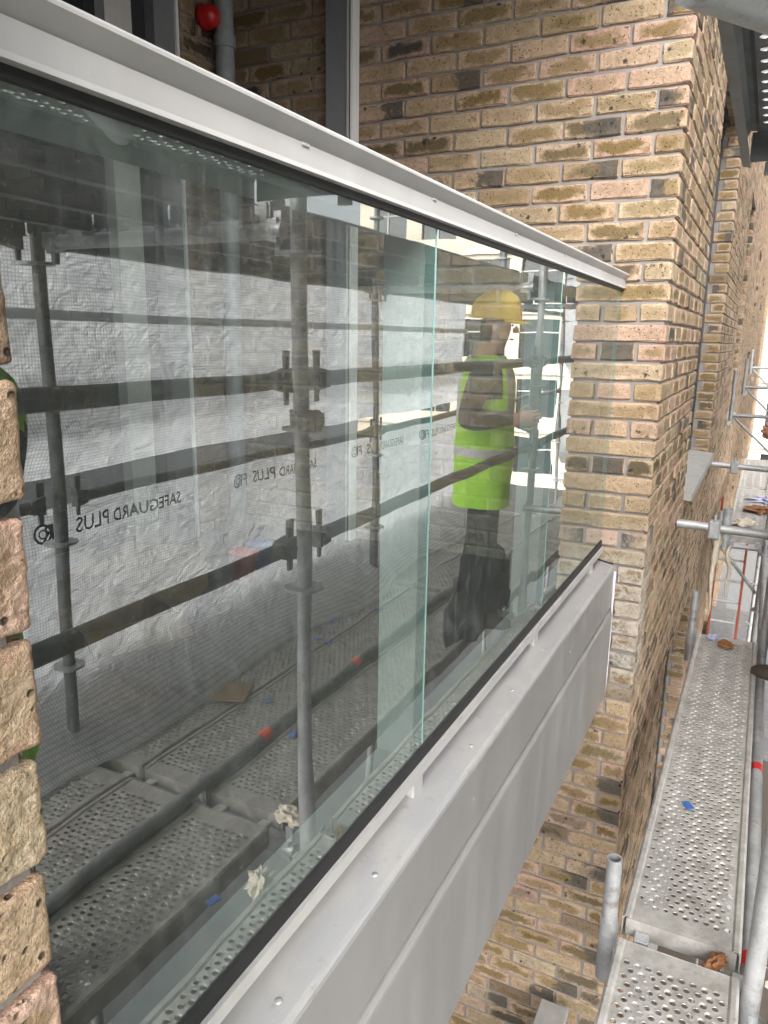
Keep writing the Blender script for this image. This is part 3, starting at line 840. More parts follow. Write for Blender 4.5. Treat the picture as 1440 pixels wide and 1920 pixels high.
plank(XS[0]-.03, -.064, ZUP+.032, 'dark underside of the overhead plank with lit holes at the top right corner', GP)
for j, y in enumerate((.02, -.30, -.62)):
    plank(7.12, y, DZ, f'distant steel plank on the far scaffold bay, {["closest to the wall","second from the wall","third from the wall"][j]}', GP)

LB = MB().box((0, -.112, -.038), (2.52, .112, 0), b=.004).mesh('timber_board', ['shaded_timber'])  # boards added so the plank holes look onto something dark
for i in range(3):
    for j, y in enumerate((.10, -.135, -.37, -.605, -.84, -1.075)):
        o = obj('timber_board', LB, None, (XS[i]+.02, y, DZ-2.0)); tag(o, f'timber board added for darkness under the deck, {BN[i]}, {["against the wall","second from the wall","third from the wall","fourth from the wall","fifth from the wall","outermost"][j]}', 'scaffold board', 'boards added for darkness under the deck')

def rosette(parent, z):
    m = MB(); n = 16; ri, ro = .0242, .060; vs = []; fs = []
    for k in range(n):
        a = 2*math.pi*k/n
        for r_, zz in ((ri, .005), (ro*(1.0 if k % 4 else .92), .005), (ro*(1.0 if k % 4 else .92), -.005), (ri, -.005)): vs.append((r_*math.cos(a), r_*math.sin(a), zz))
    for k in range(n):
        b0, b1 = 4*k, 4*((k+1) % n)
        for q in range(3): fs.append((b0+q, b1+q, b1+q+1, b0+q+1))
    m.add(vs, fs)
    return m.build('rosette', 'galvanised', parent, (0, 0, z))
def standard(x, y, z0, z1, label, mat='galvanised'):
    t = thing('scaffold_standard', label, 'scaffold tube', (x, y, z0), group='upright scaffold tubes')
    j = DZ+1.0 - z0
    MB().tube((0, 0, 0), (0, 0, z1-z0), .0242, 18, hollow=.003).build('tube', mat, t)
    MB().tube((0, 0, 2.35), (0, 0, 2.55), .0265, 18).build('spigot_collar', mat, t)
    zz = DZ - 1.62 - 2.0
    while zz < z1-.05:
        if zz > z0+.05 and not (-1.3 < zz < -1.0 and y > -.5): rosette(t, zz - z0)
        zz += .5
    return t
ordn = ['nearest', 'second', 'third', 'fourth']
for i, x in enumerate(XS[1:5]):
    s_ = standard(x, YI, -4.6, 3.0, f'{ordn[i]} upright scaffold tube of the row next to the facade')
    standard(x, YO, -4.6, 3.0, f'{ordn[i]} upright scaffold tube of the outer row, before the white sheeting', 'shaded_old_steel')

def wedge_head(parent, end, sgn, mat):
    m = MB()
    m.add([(0, -.018, -.035), (0, .018, -.035), (0, .018, .035), (0, -.018, .035), (sgn*-.055, -.024, -.024), (sgn*-.055, .024, -.024), (sgn*-.055, .024, .024), (sgn*-.055, -.024, .024)],
          [(0, 1, 2, 3), (4, 7, 6, 5), (0, 4, 5, 1), (1, 5, 6, 2), (2, 6, 7, 3), (3, 7, 4, 0)])
    h = m.build('wedge_head', mat, parent, (end - sgn*.025, 0, 0))
    MB().add([(-.004, -.0035, -.07), (.012, -.0035, -.07), (.022, -.0035, .085), (-.008, -.0035, .085), (-.004, .0035, -.07), (.012, .0035, -.07), (.022, .0035, .085), (-.008, .0035, .085)],
             [(0, 1, 2, 3), (4, 7, 6, 5), (0, 4, 5, 1), (1, 5, 6, 2), (2, 6, 7, 3), (3, 7, 4, 0)]).build('wedge', mat, h, (-sgn*.012, 0, 0))
def ledger(x0, x1, y, z, label, mat='galvanised', group='horizontal scaffold tubes'):
    t = thing('scaffold_ledger', label, 'scaffold tube', (x0, y, z), group=group); L = x1-x0
    MB().tube((.075, 0, 0), (L-.075, 0, 0), .0242, 18).build('tube', mat, t)
    wedge_head(t, .045, -1, mat); wedge_head(t, L-.045, 1, mat)
    return t
bays = ['left bay', 'middle bay', 'far bay', 'farthest bay']
for i in range(4):
    ledger(XS[i], XS[i+1], YI, -.125, f'inner guardrail tube at head height, {bays[i]}, seen in the glass', 'shaded_old_steel')
    ledger(XS[i], XS[i+1], YI, -.622, f'inner guardrail tube at waist height, {bays[i]}, seen in the glass', 'shaded_old_steel')
    lt = ledger(XS[i], XS[i+1], YI, DZ-.115, f'ledger tube beneath the inner edge of the deck, {bays[i]}')
    if i == 1:
        for xx in (.20, 1.35): MB().tube((xx, 0, 0), (xx+.055, 0, 0), .0252, 18).build('red_tape', 'red_plastic', lt)
    ledger(XS[i], XS[i+1], YO, -.612, f'outer guardrail tube between the two sheeting strips, {bays[i]}', 'shaded_old_steel')
    ledger(XS[i], XS[i+1], YO, ZUP-.075, f'outer ledger tube carrying the overhead lift, {bays[i]}', 'shaded_old_steel')
def transom(x, z, label, y0=YO, y1=YI):
    t = thing('scaffold_transom', label, 'scaffold tube', (x, y0, z), (0, 0, math.pi/2), group='cross tubes under the decks'); L = y1-y0
    MB().tube((.05, 0, 0), (L-.05, 0, 0), .0242, 18).build('tube', 'galvanised', t)
    wedge_head(t, .04, -1, 'galvanised'); wedge_head(t, L-.04, 1, 'galvanised')
ordn5 = ['first', 'second', 'third', 'fourth', 'fifth']
for i, x in enumerate(XS):
    transom(x, DZ-.085, f'{ordn5[i]} cross tube along the walking deck, counted from the near pier')
    if i < 4: transom(x, ZUP-.085, f'{ordn5[i]} cross tube under the overhead deck, counted from the near pier')
def bracket(x, z, label, y1=.235, brace=True, mat='galvanised', spigot=.30):
    t = thing('hop_up_bracket', label, 'bracket', (x, YI, z), group='hop-up brackets'); L = y1-YI
    MB().tube((0, .03, 0), (0, L-.02, 0), .022, 14).build('arm', mat, t)
    MB().tube((0, L, -.05), (0, L, spigot), .0215, 16, hollow=.004).build('spigot', mat, t)
    MB().tube((0, L, -.10), (0, L, .10), .0255, 16).build('collar', mat, t)
    if brace: MB().tube((0, L-.03, -.02), (0, .03, -.40), .014, 10).build('brace', mat, t)
    MB().box((-.03, .0, -.04), (.03, .05, .04), b=.004).build('head', mat, t)
bracket(1.985, DZ-.085, 'hop-up bracket with upright spigot between the two perforated planks at right')
bracket(4.555, DZ-.085, 'hop-up bracket at the far end of the long perforated plank', spigot=.33)
bracket(7.10, DZ-.085, 'hop-up bracket below the distant planks')
bracket(9.45, -.80, 'dark distant bracket with diagonal brace against the facade', .33, mat='shaded_old_steel', spigot=.5)
bracket(12.2, -.62, 'grey bracket between the dark bracket and the farthest one', .30, mat='shaded_old_steel', spigot=.4)
bracket(14.2, -.40, 'tiny pale bracket farthest along the facade', .28)
# wall ties
def tie(x, y0, y1, z, label, rag=False):
    t = thing('wall_tie', label, 'scaffold tube', (x, y0, z), group='wall tie tubes')
    MB().tube((0, 0, 0), (0, y1-y0, .012), .0242, 18, hollow=.003).build('tube', 'galvanised', t)
    MB().box((-.035, .30, -.05), (.035, .36, .05), b=.008).tube((-.03, .33, .05), (-.03, .33, .085), .008, 8).build('coupler', 'galvanised', t)
    return t
tie(4.40, -.16, FY-.004, -.995, 'galvanised wall tie tube reaching the brick pier, rag hanging from it')
tie(6.95, -.16, FY-.02, -1.02, 'second wall tie tube wrapped with dried mortar, farther along')
t = thing('upright_tube', 'short upright scaffold tube clamped to the nearer wall tie', 'scaffold tube', (4.44, .112, -1.10))
MB().tube((0, 0, 0), (0, 0, .22), .0242, 16, hollow=.003).build('tube', 'galvanised', t)
MB().tube((0, 0, .05), (0, 0, .11), .032, 14).build('clamp', 'galvanised', t)
# transom across the top right corner
def at_z(x, y, z): d = ray(x, y); return d*(z/d.z)
a_, b_ = at_z(1300, -38, ZUP-.02), at_z(1560, 55, ZUP-.02)
t = thing('overhead_tube', 'thick grey scaffold tube crossing the top right corner close by', 'scaffold tube', a_)
MB().tube((0, 0, 0), (b_-a_), .0242, 20).build('tube', 'galvanised', t)
# tube put in for the shadow gap between planks, with tape marks
t = thing('gap_shade_tube', 'dark tube standing in for the shadow gap along the deck, with orange tape bands', 'scaffold tube', (.4, -.595, DZ+.03))
MB().tube((0, 0, 0), (5.2, -.06, 0), .0242, 16).build('tube', 'shaded_old_steel', t)
for px_, py_ in ((470, 1365), (650, 1235)):
    q = refl_on_deck(px_, py_, DZ+.05); xx = q.x - .4
    MB().tube((xx-.03, -.06*xx/5.2, 0), (xx+.03, -.06*(xx+.06)/5.2, 0), .0265, 16).build('orange_tape', 'orange_plastic', t)
# coupler on the inner standard
t = thing('swivel_coupler', 'rusty swivel coupler clamped on the nearest inner upright below the guardrail', 'coupler', (1.92, YI, -.245))
MB().tube((0, 0, -.03), (0, 0, .03), .036, 16).tube((-.05, .03, 0), (.01, .05, .005), .030, 12).build('clamp', 'shaded_old_steel', t)
for dz_ in (-.015, .018): MB().tube((-.06, .02, dz_), (.03, .055, dz_), .006, 8).build('bolt', 'galvanised', t)

# ------------------------------------------------------------------ sheeting
def sheet_y(x, z, seed, ztop, zbot, slump):
    n1 = mnoise.noise(Vector((x*1.3+seed, z*1.9, seed)))*.028
    n2 = mnoise.noise(Vector((x*5.5+z*2+seed, z*6.5-x*1.5, 3+seed)))*.010
    n3 = mnoise.noise(Vector((x*2.2-seed, z*11+x*3, 8)))*.007
    b = max(0.0, (zbot+.26-z)/.26)
    bulge = .12*max(0, 1-abs((z-(zbot+.16))/.2)) if slump < .05 else 0
    fall = (slump*b*b*(1+.5*mnoise.noise(Vector((x*1.1, 2, seed))))) if b > 0 else 0
    t_ = max(0, (z-ztop+.08)/.08)
    return YSH + n1 + n2 + n3 + bulge*(.7+.6*mnoise.noise(Vector((x*.9, 5, seed)))) + fall - .01*t_
def sheeting(x0, x1, z0, z1, label, seed, slump=0.0):
    st = .026 if x1 < 7 and z1 < .9 and z0 > -2 else .08; nx = int((x1-x0)/st); nz = int((z1-z0)/st)
    V = []; F = []; U = []
    for j in range(nz+1):
        for i in range(nx+1):
            x = x0+(x1-x0)*i/nx; z = z0+(z1-z0)*j/nz
            edge = .015*mnoise.noise(Vector((x*2.3, seed, 1)))
            zz = z + edge*(j/nz) + (.02*mnoise.noise(Vector((x*1.7, seed, 9))) if slump < .05 else .0)*(1-j/nz)
            V.append((x, sheet_y(x, zz, seed, z1, z0, slump), max(zz, DZ+.012) if slump else zz)); U.append((x, z))
    for j in range(nz):
        for i in range(nx):
            a = j*(nx+1)+i; F.append((a, a+1, a+nx+2, a+nx+1))
    me = bpy.data.meshes.new('sheeting'); me.from_pydata(V, [], F)
    l = me.uv_layers.new(name='UVM'); l.data.foreach_set('uv', np.array([U[k] for f in F for k in f], dtype=np.float32).ravel())
    me.materials.append(MAT['sheet']); me.polygons.foreach_set('use_smooth', [True]*len(F)); me.update()
    o = obj('sheeting', me); tag(o, label, 'sheeting', 'white scaffold sheeting strips'); return o
S_UP = (0.41, -.545, 3.3); S_LO = (-.665, -1.63, 7.9)
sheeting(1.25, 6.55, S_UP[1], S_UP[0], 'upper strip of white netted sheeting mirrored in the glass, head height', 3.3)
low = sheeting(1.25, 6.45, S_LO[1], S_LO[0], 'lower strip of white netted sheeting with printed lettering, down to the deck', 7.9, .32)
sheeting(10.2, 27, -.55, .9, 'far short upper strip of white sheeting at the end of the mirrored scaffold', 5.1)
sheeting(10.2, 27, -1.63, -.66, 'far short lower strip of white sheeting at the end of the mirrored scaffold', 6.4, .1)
sheeting(.6, 27.0, .95, 2.35, 'unseen white sheeting strip added overhead to block sky light', 9.2)  # unseen strips added above to darken the balcony and cut the sun
sheeting(.6, 27.0, 2.45, 4.3, 'second unseen white sheeting strip added higher up to block sky light', 1.7)
strip = MB().box((1.3, YSH+.055, .045), (6.5, YSH+.058, .082)).build('webbing_strap', 'strap_grey'); tag(strip, 'grey webbing strap running across the upper white sheeting', 'strap')
# print on the lower strip
def print_text(body, xstart, z, size, mirror=False):
    cu = bpy.data.curves.new('print', 'FONT'); cu.body = body; cu.size = size; cu.resolution_u = 2; cu.shear = 0
    cu.offset = size*.012
    tmp = bpy.data.objects.new('tmp', cu); COL.objects.link(tmp)
    dg = bpy.context.evaluated_depsgraph_get(); me = bpy.data.meshes.new_from_object(tmp.evaluated_get(dg))
    bpy.data.objects.remove(tmp)
    vv = []
    for v_ in me.vertices:
        x = xstart - v_.co.x; zz = z + v_.co.y
        v_.co = Vector((x, sheet_y(x, zz, 7.9, S_LO[0], S_LO[1], .32) + .007, zz))
    me.materials.clear(); me.materials.append(MAT['print_black']); me.update()
    return me
for xs in (2.76, 4.01, 5.30, 6.42):
    o = obj('printed_lettering', print_text('SAFEGUARD', xs, -.795, .078), low)
    o = obj('printed_lettering', print_text('PLUS  FR', xs-.455, -.795, .092), low)
    m = MB(); cx, cz = xs-.80, -.765; n_ = 24
    for r0, r1 in ((.030, .040), (.013, .019)):
        vs = []
        for k in range(n_):
            for r_ in (r0, r1):
                x, z = cx+r_*math.cos(2*math.pi*k/n_), cz+r_*math.sin(2*math.pi*k/n_)
                vs.append((x, sheet_y(x, z, 7.9, S_LO[0], S_LO[1], .32)+.007, z))
        m.add(vs, [(2*k, 2*((k+1) % n_), 2*((k+1) % n_)+1, 2*k+1) for k in range(n_)])
    m.build('printed_emblem', 'print_black', low)

# ------------------------------------------------------------------ debris
shm = MB().box((-.022, -.014, 0), (.022, .014, .004), b=.0008).mesh('plastic_shim', ['blue_plastic'])
shims = [(430, 1220), (432, 1246), (328, 1293), (322, 1338), (500, 1317), (550, 1381), (598, 1200), (613, 1206), (622, 1168), (400, 1692), (115, 1675), (570, 1268), (622, 1277), (707, 1145)]
for i, (x, y) in enumerate(shims):
    q = refl_on_deck(x, y); o = obj('plastic_shim', shm, None, (q.x, q.y, DZ+.008), (rnd.uniform(-.05, .05), rnd.uniform(-.05, .05), rnd.uniform(0, 3)))
    tag(o, 'small blue plastic packing shim lying on the deck mirrored in the glass', 'shim', 'blue shims scattered on the deck')
def on_deck(x, y, z=DZ):
    d = ray(x, y); return d*(z/d.z)
q = on_deck(1290, 1513); o = obj('plastic_shim', shm, None, (q.x, q.y, DZ+.004), (0, 0, .6)); tag(o, 'single blue plastic shim on the long perforated plank in plain view', 'shim')
def crumple(name, loc, size, mat, label, cat, seed, flat=.5):
    n_, m_ = 18, 12; vs = []; fs = []
    for j in range(m_+1):
        th = math.pi*j/m_
        for i in range(n_):
            ph = 2*math.pi*i/n_; d = Vector((math.sin(th)*math.cos(ph), math.sin(th)*math.sin(ph), math.cos(th)))
            k = .75 + .55*mnoise.noise(d*2.3 + Vector((seed, 0, 0))) + .35*mnoise.noise(d*6 + Vector((0, seed, 0)))
            vs.append((d.x*k*size[0], d.y*k*size[1], max(-.15, d.z)*k*size[2]))
    for j in range(m_):
        for i in range(n_): fs.append((j*n_+i, (j+1)*n_+i, (j+1)*n_+(i+1) % n_, j*n_+(i+1) % n_))
    o = MB().add(vs, fs, 0, False).build(name, mat, None, loc, (0, 0, seed)); tag(o, label, cat); return o
q = on_deck(1360, 1214); crumple('crumpled_paper', (q.x, q.y, DZ+.012), (.05, .045, .035), 'brown_rag', 'crumpled rust brown paper at the far end of the long perforated plank', 'litter', 1.3)
q = on_deck(1335, 1197); crumple('crumpled_rag', (q.x, q.y, DZ+.008), (.055, .04, .018), 'lilac_rag', 'lilac scrap of netting beside the brown paper on the plank', 'litter', 2.9)
crumple('leaf_litter', (1.985, -.05, DZ-.02), (.022, .075, .024), 'brown_rag', 'brown rag stuck in the gap between the two perforated planks', 'litter', 4.2)
q = refl_on_deck(488, 1650); crumple('foam_scrap', (q.x, q.y, DZ-.01), (.07, .05, .04), 'cream_rag', 'cream rag with a red mark lying beside the deck edge in the reflection', 'litter', 5.7)
q = refl_on_deck(520, 1525); crumple('foam_scrap', (q.x, q.y+.05, DZ+.006), (.05, .07, .03), 'cream_rag', 'cream scrap of foam in the gap at the foot of the upright tube', 'litter', 6.9)
for i, (x, y, s_) in enumerate(((8.3, -.1, .16), (8.9, -.2, .2), (7.6, .05, .10))):
    crumple('rubble_sack', (x, y, DZ+.02), (s_*1.4, s_, .05), ['brown_rag', 'lilac_rag', 'cream_rag'][i], ['flat brown heap of sacking on the distant planks', 'lilac heap of sheeting on the distant planks', 'cream scrap nearest on the distant planks'][i], 'litter', 7.1+i)
# cardboard sheet on deck by the sheeting
q = refl_on_deck(225, 1345)
o = MB().box((-.16, -.07, 0), (.16, .07, .006)).build('cardboard_sheet', 'cardboard', None, (q.x, q.y, DZ+.012), (.03, -.05, .5)); tag(o, 'flat piece of brown cardboard on the deck beside the sheeting', 'cardboard')
for i, (x, y, z, sx, sz) in enumerate(((3.92, -.285, -1.65, .32, .50), (4.36, -.29, -1.65, .24, .40))):
    crumple("netting_sack", (x, y, z+.06), (sx, .065, sz), 'dark_net', ['heap of dark netting on the deck before the mirrored worker, the larger one', 'smaller heap of dark netting on the deck beside the larger'][i], 'sack', .2+i*3.1)
o = MB().box((-.11, -.08, 0), (.11, .08, .005)).build('cardboard_sheet', 'cardboard', None, (2.62, -1.0, DZ+.012), (.0, .06, -.4)); tag(o, 'small scrap of brown cardboard farther along the sheeting', 'cardboard')
# rag hanging from the tie
def drip(loc, h, wd, seed, label):
    n_ = 16; vs = []; fs = []
    for i in range(n_+1):
        t_ = i/n_; ww = wd*(1-t_)**.8*(.6+.7*abs(mnoise.noise(Vector((t_*5, seed, 0))))*1.6) + .002
        cx = .02*mnoise.noise(Vector((t_*3, 1, seed)))
        for dx_, dy_ in ((0, ww), (.012, 0), (0, -ww), (-.012, 0)): vs.append((dx_, cx+dy_, -h*t_))
    for i in range(n_):
        for k in range(4): fs.append((i*4+k, i*4+(k+1) % 4, (i+1)*4+(k+1) % 4, (i+1)*4+k))
    o = MB().add(vs, fs, 0, True).build('hanging_rag', 'cream_rag', None, loc); tag(o, label, 'rag')
drip((4.40, .155, -1.0), .52, .026, 1.0, 'torn rag hanging from the nearer wall tie tube, the longer one')
drip((4.42, .08, -1.08), .30, .016, 4.0, 'shorter thin rag hanging beside the longer one')

# ladder and lower lift in the distance
t = thing('ladder', 'distant rust red ladder standing in the lower scaffold lift', 'ladder', (9.3, .0, -3.65), (0, R(-7), 0))
for y in (0, .30): MB().box((-.025, y-.013, 0), (.025, y+.013, 2.0), b=.003).build('stile', 'ladder_paint', t)
for k in range(7): MB().tube((0, .013, .22+.26*k), (0, .287, .22+.26*k), .013, 10).build('rung', 'galvanised', t)
for j, y in enumerate((.19, -.13, -.45)):
    o = MB().box((7.1, y-.155, -3.71), (11.2, y+.155, -3.65), b=.004).build('scaffold_board', 'shaded_old_steel'); tag(o, f'dark board of the lower lift seen far down, {["by the wall","centre","outer"][j]}', 'scaffold board')

o = MB().box((13, -.9, -6.56), (26, .30, -6.5)).build('scaffold_board', 'shaded_old_steel'); tag(o, 'dark boards two lifts down at the far end of the scaffold', 'scaffold board')
plank(9.69, .02, DZ, 'farthest steel plank beyond the distant bay', GP)

# ------------------------------------------------------------------ people
def lerp(a, b, t_): return a + (b-a)*t_
def make_person(name, label, pose=0, vest='hivis', sleeve=False):
    root = thing(name, label, 'person', group='workers in high visibility vests')
    # local: facing +X, +Y is the left side, z up; 1.82 m tall
    J = {}; boots = []
    vs = []; ed = []; rs = []
    def jn(k, p, r, par=None):
        J[k] = len(vs); vs.append(p); rs.append(r)
        if par is not None: ed.append((J[par], J[k]))
    jn('pelvis', (0, 0, .97), (.155, .125))
    jn('waist', (.0, 0, 1.10), (.15, .118), 'pelvis'); jn('chest', (.0, 0, 1.32), (.175, .13), 'waist'); jn('neckb', (.005, 0, 1.49), (.075, .07), 'chest')
    jn('neck', (.025, 0, 1.56), (.055, .055), 'neckb'); jn('head', (.045, 0, 1.66), (.078, .092), 'neck'); jn('crown', (.045, 0, 1.76), (.07, .08), 'head')
    for s_, k in ((1, 'l'), (-1, 'r')):
        jn('sh'+k, (0, .185*s_, 1.45), (.07, .07), 'chest')
        if pose == 2:
            jn('el'+k, (.17, .13*s_, 1.24), (.05, .05), 'sh'+k); jn('wr'+k, (.29, .06*s_, 1.42), (.034, .03), 'el'+k)
        elif pose == 0:
            jn('el'+k, (-.10 if s_ > 0 else .05, .27*s_, 1.17), (.052, .052), 'sh'+k)
            jn('wr'+k, (.16, .20*s_, 1.20 if s_ > 0 else 1.15), (.034, .03), 'el'+k)
        else:
            jn('el'+k, (.02, .27*s_, 1.16), (.052, .052), 'sh'+k); jn('wr'+k, (.10, .26*s_, .92), (.034, .03), 'el'+k)
        jn('hip'+k, (0, .095*s_, .90), (.10, .10), 'pelvis'); jn('kn'+k, (.03*s_+.02, .105*s_, .50), (.066, .066), 'hip'+k)
        jn('an'+k, (.05*s_-.03, .11*s_, .11), (.052, .052), 'kn'+k)
        bx_, by_ = .05*s_-.03, .11*s_
        boots.append((bx_, by_))
    me = bpy.data.meshes.new('body'); me.from_pydata(vs, ed, []); me.update()
    o = obj('body', me)
    sk_ = o.modifiers.new('skin', 'SKIN'); o.modifiers.new('sub', 'SUBSURF').levels = 2
    for i, r_ in enumerate(rs): me.skin_vertices[0].data[i].radius = r_
    me.skin_vertices[0].data[0].use_root = True
    dg = bpy.context.evaluated_depsgraph_get(); m2 = bpy.data.meshes.new_from_object(o.evaluated_get(dg)); bpy.data.objects.remove(o)
    m2.name = 'body'; m2.materials.clear()
    for k in ('grey_cloth', 'dark_cloth', 'skin', 'boot_leather', 'hair', 'hivis'): m2.materials.append(MAT[k])
    for p in m2.polygons:
        c = p.center; p.use_smooth = True
        if c.z > 1.53 and abs(c.y) < .14:
            p.material_index = 2
            if c.z > 1.60 and (c.x < .0): p.material_index = 4
        elif sleeve and abs(c.y) > .13 and c.z > 1.38: p.material_index = 5
        elif c.z < .99 and abs(c.y) < .23: p.material_index = 1
    body = obj('body', m2, root)
    for bx_, by_ in boots:
        sec = [(-.085, .030, .075), (-.06, .040, .10), (-.02, .044, .125), (.03, .045, .115), (.08, .047, .075), (.13, .046, .058), (.17, .036, .045), (.19, .015, .03)]
        V_ = []; F_ = []
        for x_, w_, h_ in sec:
            for a_, b_ in ((-1, 0), (-1.05, .35), (-.75, .85), (0, 1), (.75, .85), (1.05, .35), (1, 0)): V_.append((bx_+x_, by_+a_*w_, b_*h_))
        for i in range(len(sec)-1):
            for q in range(7): F_.append((i*7+q, i*7+(q+1) % 7, (i+1)*7+(q+1) % 7, (i+1)*7+q))
        F_ += [list(range(7)), [(len(sec)-1)*7+q for q in range(7)][::-1]]
        MB().add(V_, F_, 0, True).tube((bx_-.01, by_, .09), (bx_-.012, by_, .20), .055, 12, r1=.058).build('boot', 'boot_leather', root)
    # face and ears
    f = MB().lathe([(.0, -.012), (.012, -.008), (.010, .012), (0, .03)], 8, (.145, 0, 1.655), sx=1.3)
    f.build('nose', 'skin', root)
    for s_ in (-1, 1):
        MB().path([(.045, .083*s_, 1.615), (.030, .094*s_, 1.63), (.028, .098*s_, 1.66), (.042, .093*s_, 1.675)], [.007, .011, .012, .007], 8).build('ear', 'skin', root)
        MB().lathe([(0, -.008), (.008, 0), (0, .008)], 8, (.128, .032*s_, 1.685)).build('eye', 'dark_cloth', root)
    MB().path([(.118, -.025, 1.612), (.132, 0, 1.610), (.118, .025, 1.612)], .005, 6).build('mouth', 'red_plastic', root)
    # hands
    for s_, k in ((1, 'l'), (-1, 'r')):
        w_ = Vector(vs[J['wr'+k]]); e_ = Vector(vs[J['el'+k]]); d = (w_-e_).normalized()
        sd_ = Vector((0, 0, 1)) if pose == 0 else Vector((1, 0, 0)); sd_ = (sd_-d*sd_.dot(d)).normalized(); cu_ = d.cross(sd_)*s_
        m = MB(); m.path([w_-d*.02, w_+d*.03, w_+d*.07, w_+d*.095], [.027, .036, .038, .028], 10)
        for q, ln in zip((-.028, -.009, .010, .028), (.062, .078, .072, .056)):
            b = w_+d*.085+sd_*q; m.path([b, b+d*ln*.45+cu_*.008, b+d*ln*.75+cu_*.028, b+d*ln*.8+cu_*.048], [.0095, .009, .0085, .006], 8)
        b = w_+d*.035+sd_*.03; m.path([b, b+d*.03+sd_*.025, b+d*.058+sd_*.028+cu_*.012], [.012, .0105, .007], 8)
        m.build('hand', 'skin', root)
    # vest: lofted shell, with reflective bands as rows of faces
    lv = [(.70, .19, .152), (.78, .187, .150), (.86, .185, .150), (.93, .183, .150), (.975, .182, .149), (.98, .182, .149), (1.03, .180, .148), (1.08, .180, .148), (1.085, .180, .148), (1.13, .184, .148), (1.18, .188, .15), (1.185, .188, .15), (1.235, .192, .152), (1.24, .192, .152), (1.30, .198, .153), (1.37, .203, .15), (1.43, .205, .14), (1.475, .19, .125), (1.505, .15, .105), (1.525, .11, .09)]
    n_ = 28; V = []; F = []; MI = []
    for i, (z, a, b) in enumerate(lv):
        for k in range(n_):
            ph = 2*math.pi*k/n_
            wv = .012*mnoise.noise(Vector((math.cos(ph)*2.4, math.sin(ph)*2.4, z*6)))*(1.4 if z < 1.2 else .6)
            cxp = abs(math.cos(ph))**.75*math.copysign(1, math.cos(ph)); syp = abs(math.sin(ph))**.75*math.copysign(1, math.sin(ph))
            V.append((.006 + cxp*(b+wv), syp*(a+wv), z + (.012*mnoise.noise(Vector((ph*1.4, 2, 1))) if i == 0 else 0)))
    for i in range(len(lv)-1):
        zc = (lv[i][0]+lv[i+1][0])/2
        for k in range(n_):
            ph = 2*math.pi*(k+.5)/n_
            side = abs(math.cos(ph)) < .42
            if side and 1.27 < zc < 1.47: continue           # arm holes
            F.append((i*n_+k, i*n_+(k+1) % n_, (i+1)*n_+(k+1) % n_, (i+1)*n_+k))
            band = (.975 < zc < 1.035 and zc > .979) or (1.18 < zc < 1.24)
            braces = (zc > 1.235 and .10 < abs(V[i*n_+k][1]) < .145 and not side)
            MI.append(1 if band or braces else 0)
    mv = bpy.data.meshes.new('vest'); mv.from_pydata(V, [], F); mv.materials.append(MAT[vest]); mv.materials.append(MAT['reflective'])
    mv.polygons.foreach_set('material_index', MI); mv.polygons.foreach_set('use_smooth', [True]*len(F)); mv.update()
    obj('vest', mv, root)
    # helmet
    hm = obj('helmet', MB().lathe([(.118, .0), (.122, .002), (.122, .006), (.119, .02), (.115, .06), (.102, .10), (.078, .128), (.045, .145), (0, .15)], 28, (0, 0, 0), sx=1.12, sy=.93).mesh('helmet', ['helmet_yellow']), root, (.045, 0, 1.715), (0, R(4), 0))
    m = MB(); n2 = 14; vsb = []; fsb = []
    for k in range(n2+1):
        ph = -R(75) + R(150)*k/n2; ex = .055*math.cos(ph*1.2)
        for r_, zz in ((.116, .004), (.118+ex, -.010), (.118+ex, -.014), (.116, 0)): vsb.append((math.cos(ph)*r_*1.12, math.sin(ph)*r_*.93, zz))
    for k in range(n2):
        for q in range(4): fsb.append((k*4+q, k*4+(q+1) % 4, (k+1)*4+(q+1) % 4, (k+1)*4+q))
    m.add(vsb, fsb, 0, True).build('peak', 'helmet_yellow', hm)
    MB().path([(-.10, 0, .03), (-.085, 0, .1), (-.03, 0, .147), (.04, 0, .148), (.09, 0, .10), (.11, 0, .06)], .010, 8).build('crown_ridge', 'helmet_yellow', hm)
    return root
pr_ = make_person('person', 'worker in yellow helmet and lime vest mirrored in the middle glass pane', 0)
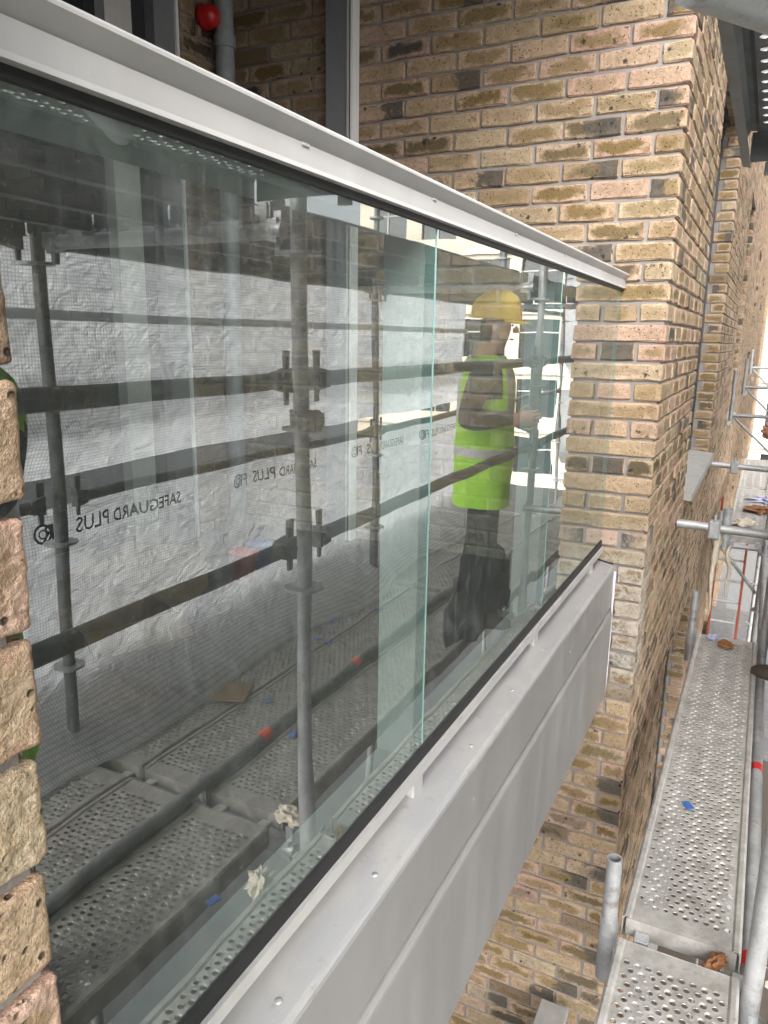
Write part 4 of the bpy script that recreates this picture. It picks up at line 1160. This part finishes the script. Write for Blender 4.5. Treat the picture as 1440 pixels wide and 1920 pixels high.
pr_.location = (4.13, -.335, DZ); pr_.rotation_euler = (0, 0, R(72)); pr_.scale = (1.04, 1.04, 1.025)
p2 = make_person('person', 'worker whose lime vest edge shows mirrored beside the near brick pier', 2, sleeve=True)
p2.location = (.897, -.42, DZ); p2.rotation_euler = (0, 0, R(120)); p2.scale = (1.0, 1.0, 1.065)

# ------------------------------------------------------------------ street and opposite building
g = MB().box((-200, -200, -9.3), (400, 200, -9.0)).build('ground', 'asphalt'); g['kind'] = 'structure'
pv = MB().box((-60, -3.2, -9.0), (120, FY+.5, -8.86)).build('pavement', 'paving'); pv['kind'] = 'structure'
OB = thing('office_building', 'cream stone office building across the street, mirrored in the glass', 'building')
ox, oy0, oy1 = 46.0, -24.0, 7.0
mb = MB()
storeys = [(-9+3.55*i) for i in range(8)]
bays_y = [oy0+1.0+3.4*i for i in range(9)]
wl, wh = 2.5, 2.3
for i, z in enumerate(storeys):                # wall with openings: spandrels and piers
    mb.box((ox, oy0, z), (ox+.5, oy1, z+.8)); mb.box((ox, oy0, z+.8+wh), (ox+.5, oy1, z+3.55))
    e = oy0
    for y in bays_y:
        if y-e > .01: mb.box((ox, e, z+.8), (ox+.5, y, z+.8+wh))
        e = y+wl
    mb.box((ox, e, z+.8), (ox+.5, oy1, z+.8+wh))
mb.box((ox+.5, oy0, -9), (ox+14, oy1, -9+3.55*8))
mb.build('wall', 'cream_stone', OB)
for i, z in enumerate(storeys):
    MB().box((ox-.18, oy0-.1, z+3.40), (ox, oy1+.1, z+3.549)).build('string_course', 'cream_stone', OB)
    for y in bays_y:
        w_ = obj('window', MB().box((ox+.30, y, z+.8), (ox+.34, y+wl, z+.8+wh)).mesh('window', ['window_glass']), OB)
        MB().box((ox+.22, y+wl/2-.05, z+.8), (ox+.299, y+wl/2+.05, z+.8+wh)).box((ox+.22, y, z+2.3), (ox+.298, y+wl, z+2.38)).build('frame', 'frame_pale', w_)
MB().box((ox-.4, oy0-.3, -9+3.55*8), (ox+14, oy1+.3, -9+3.55*8+.5)).build('cornice', 'cream_stone', OB)
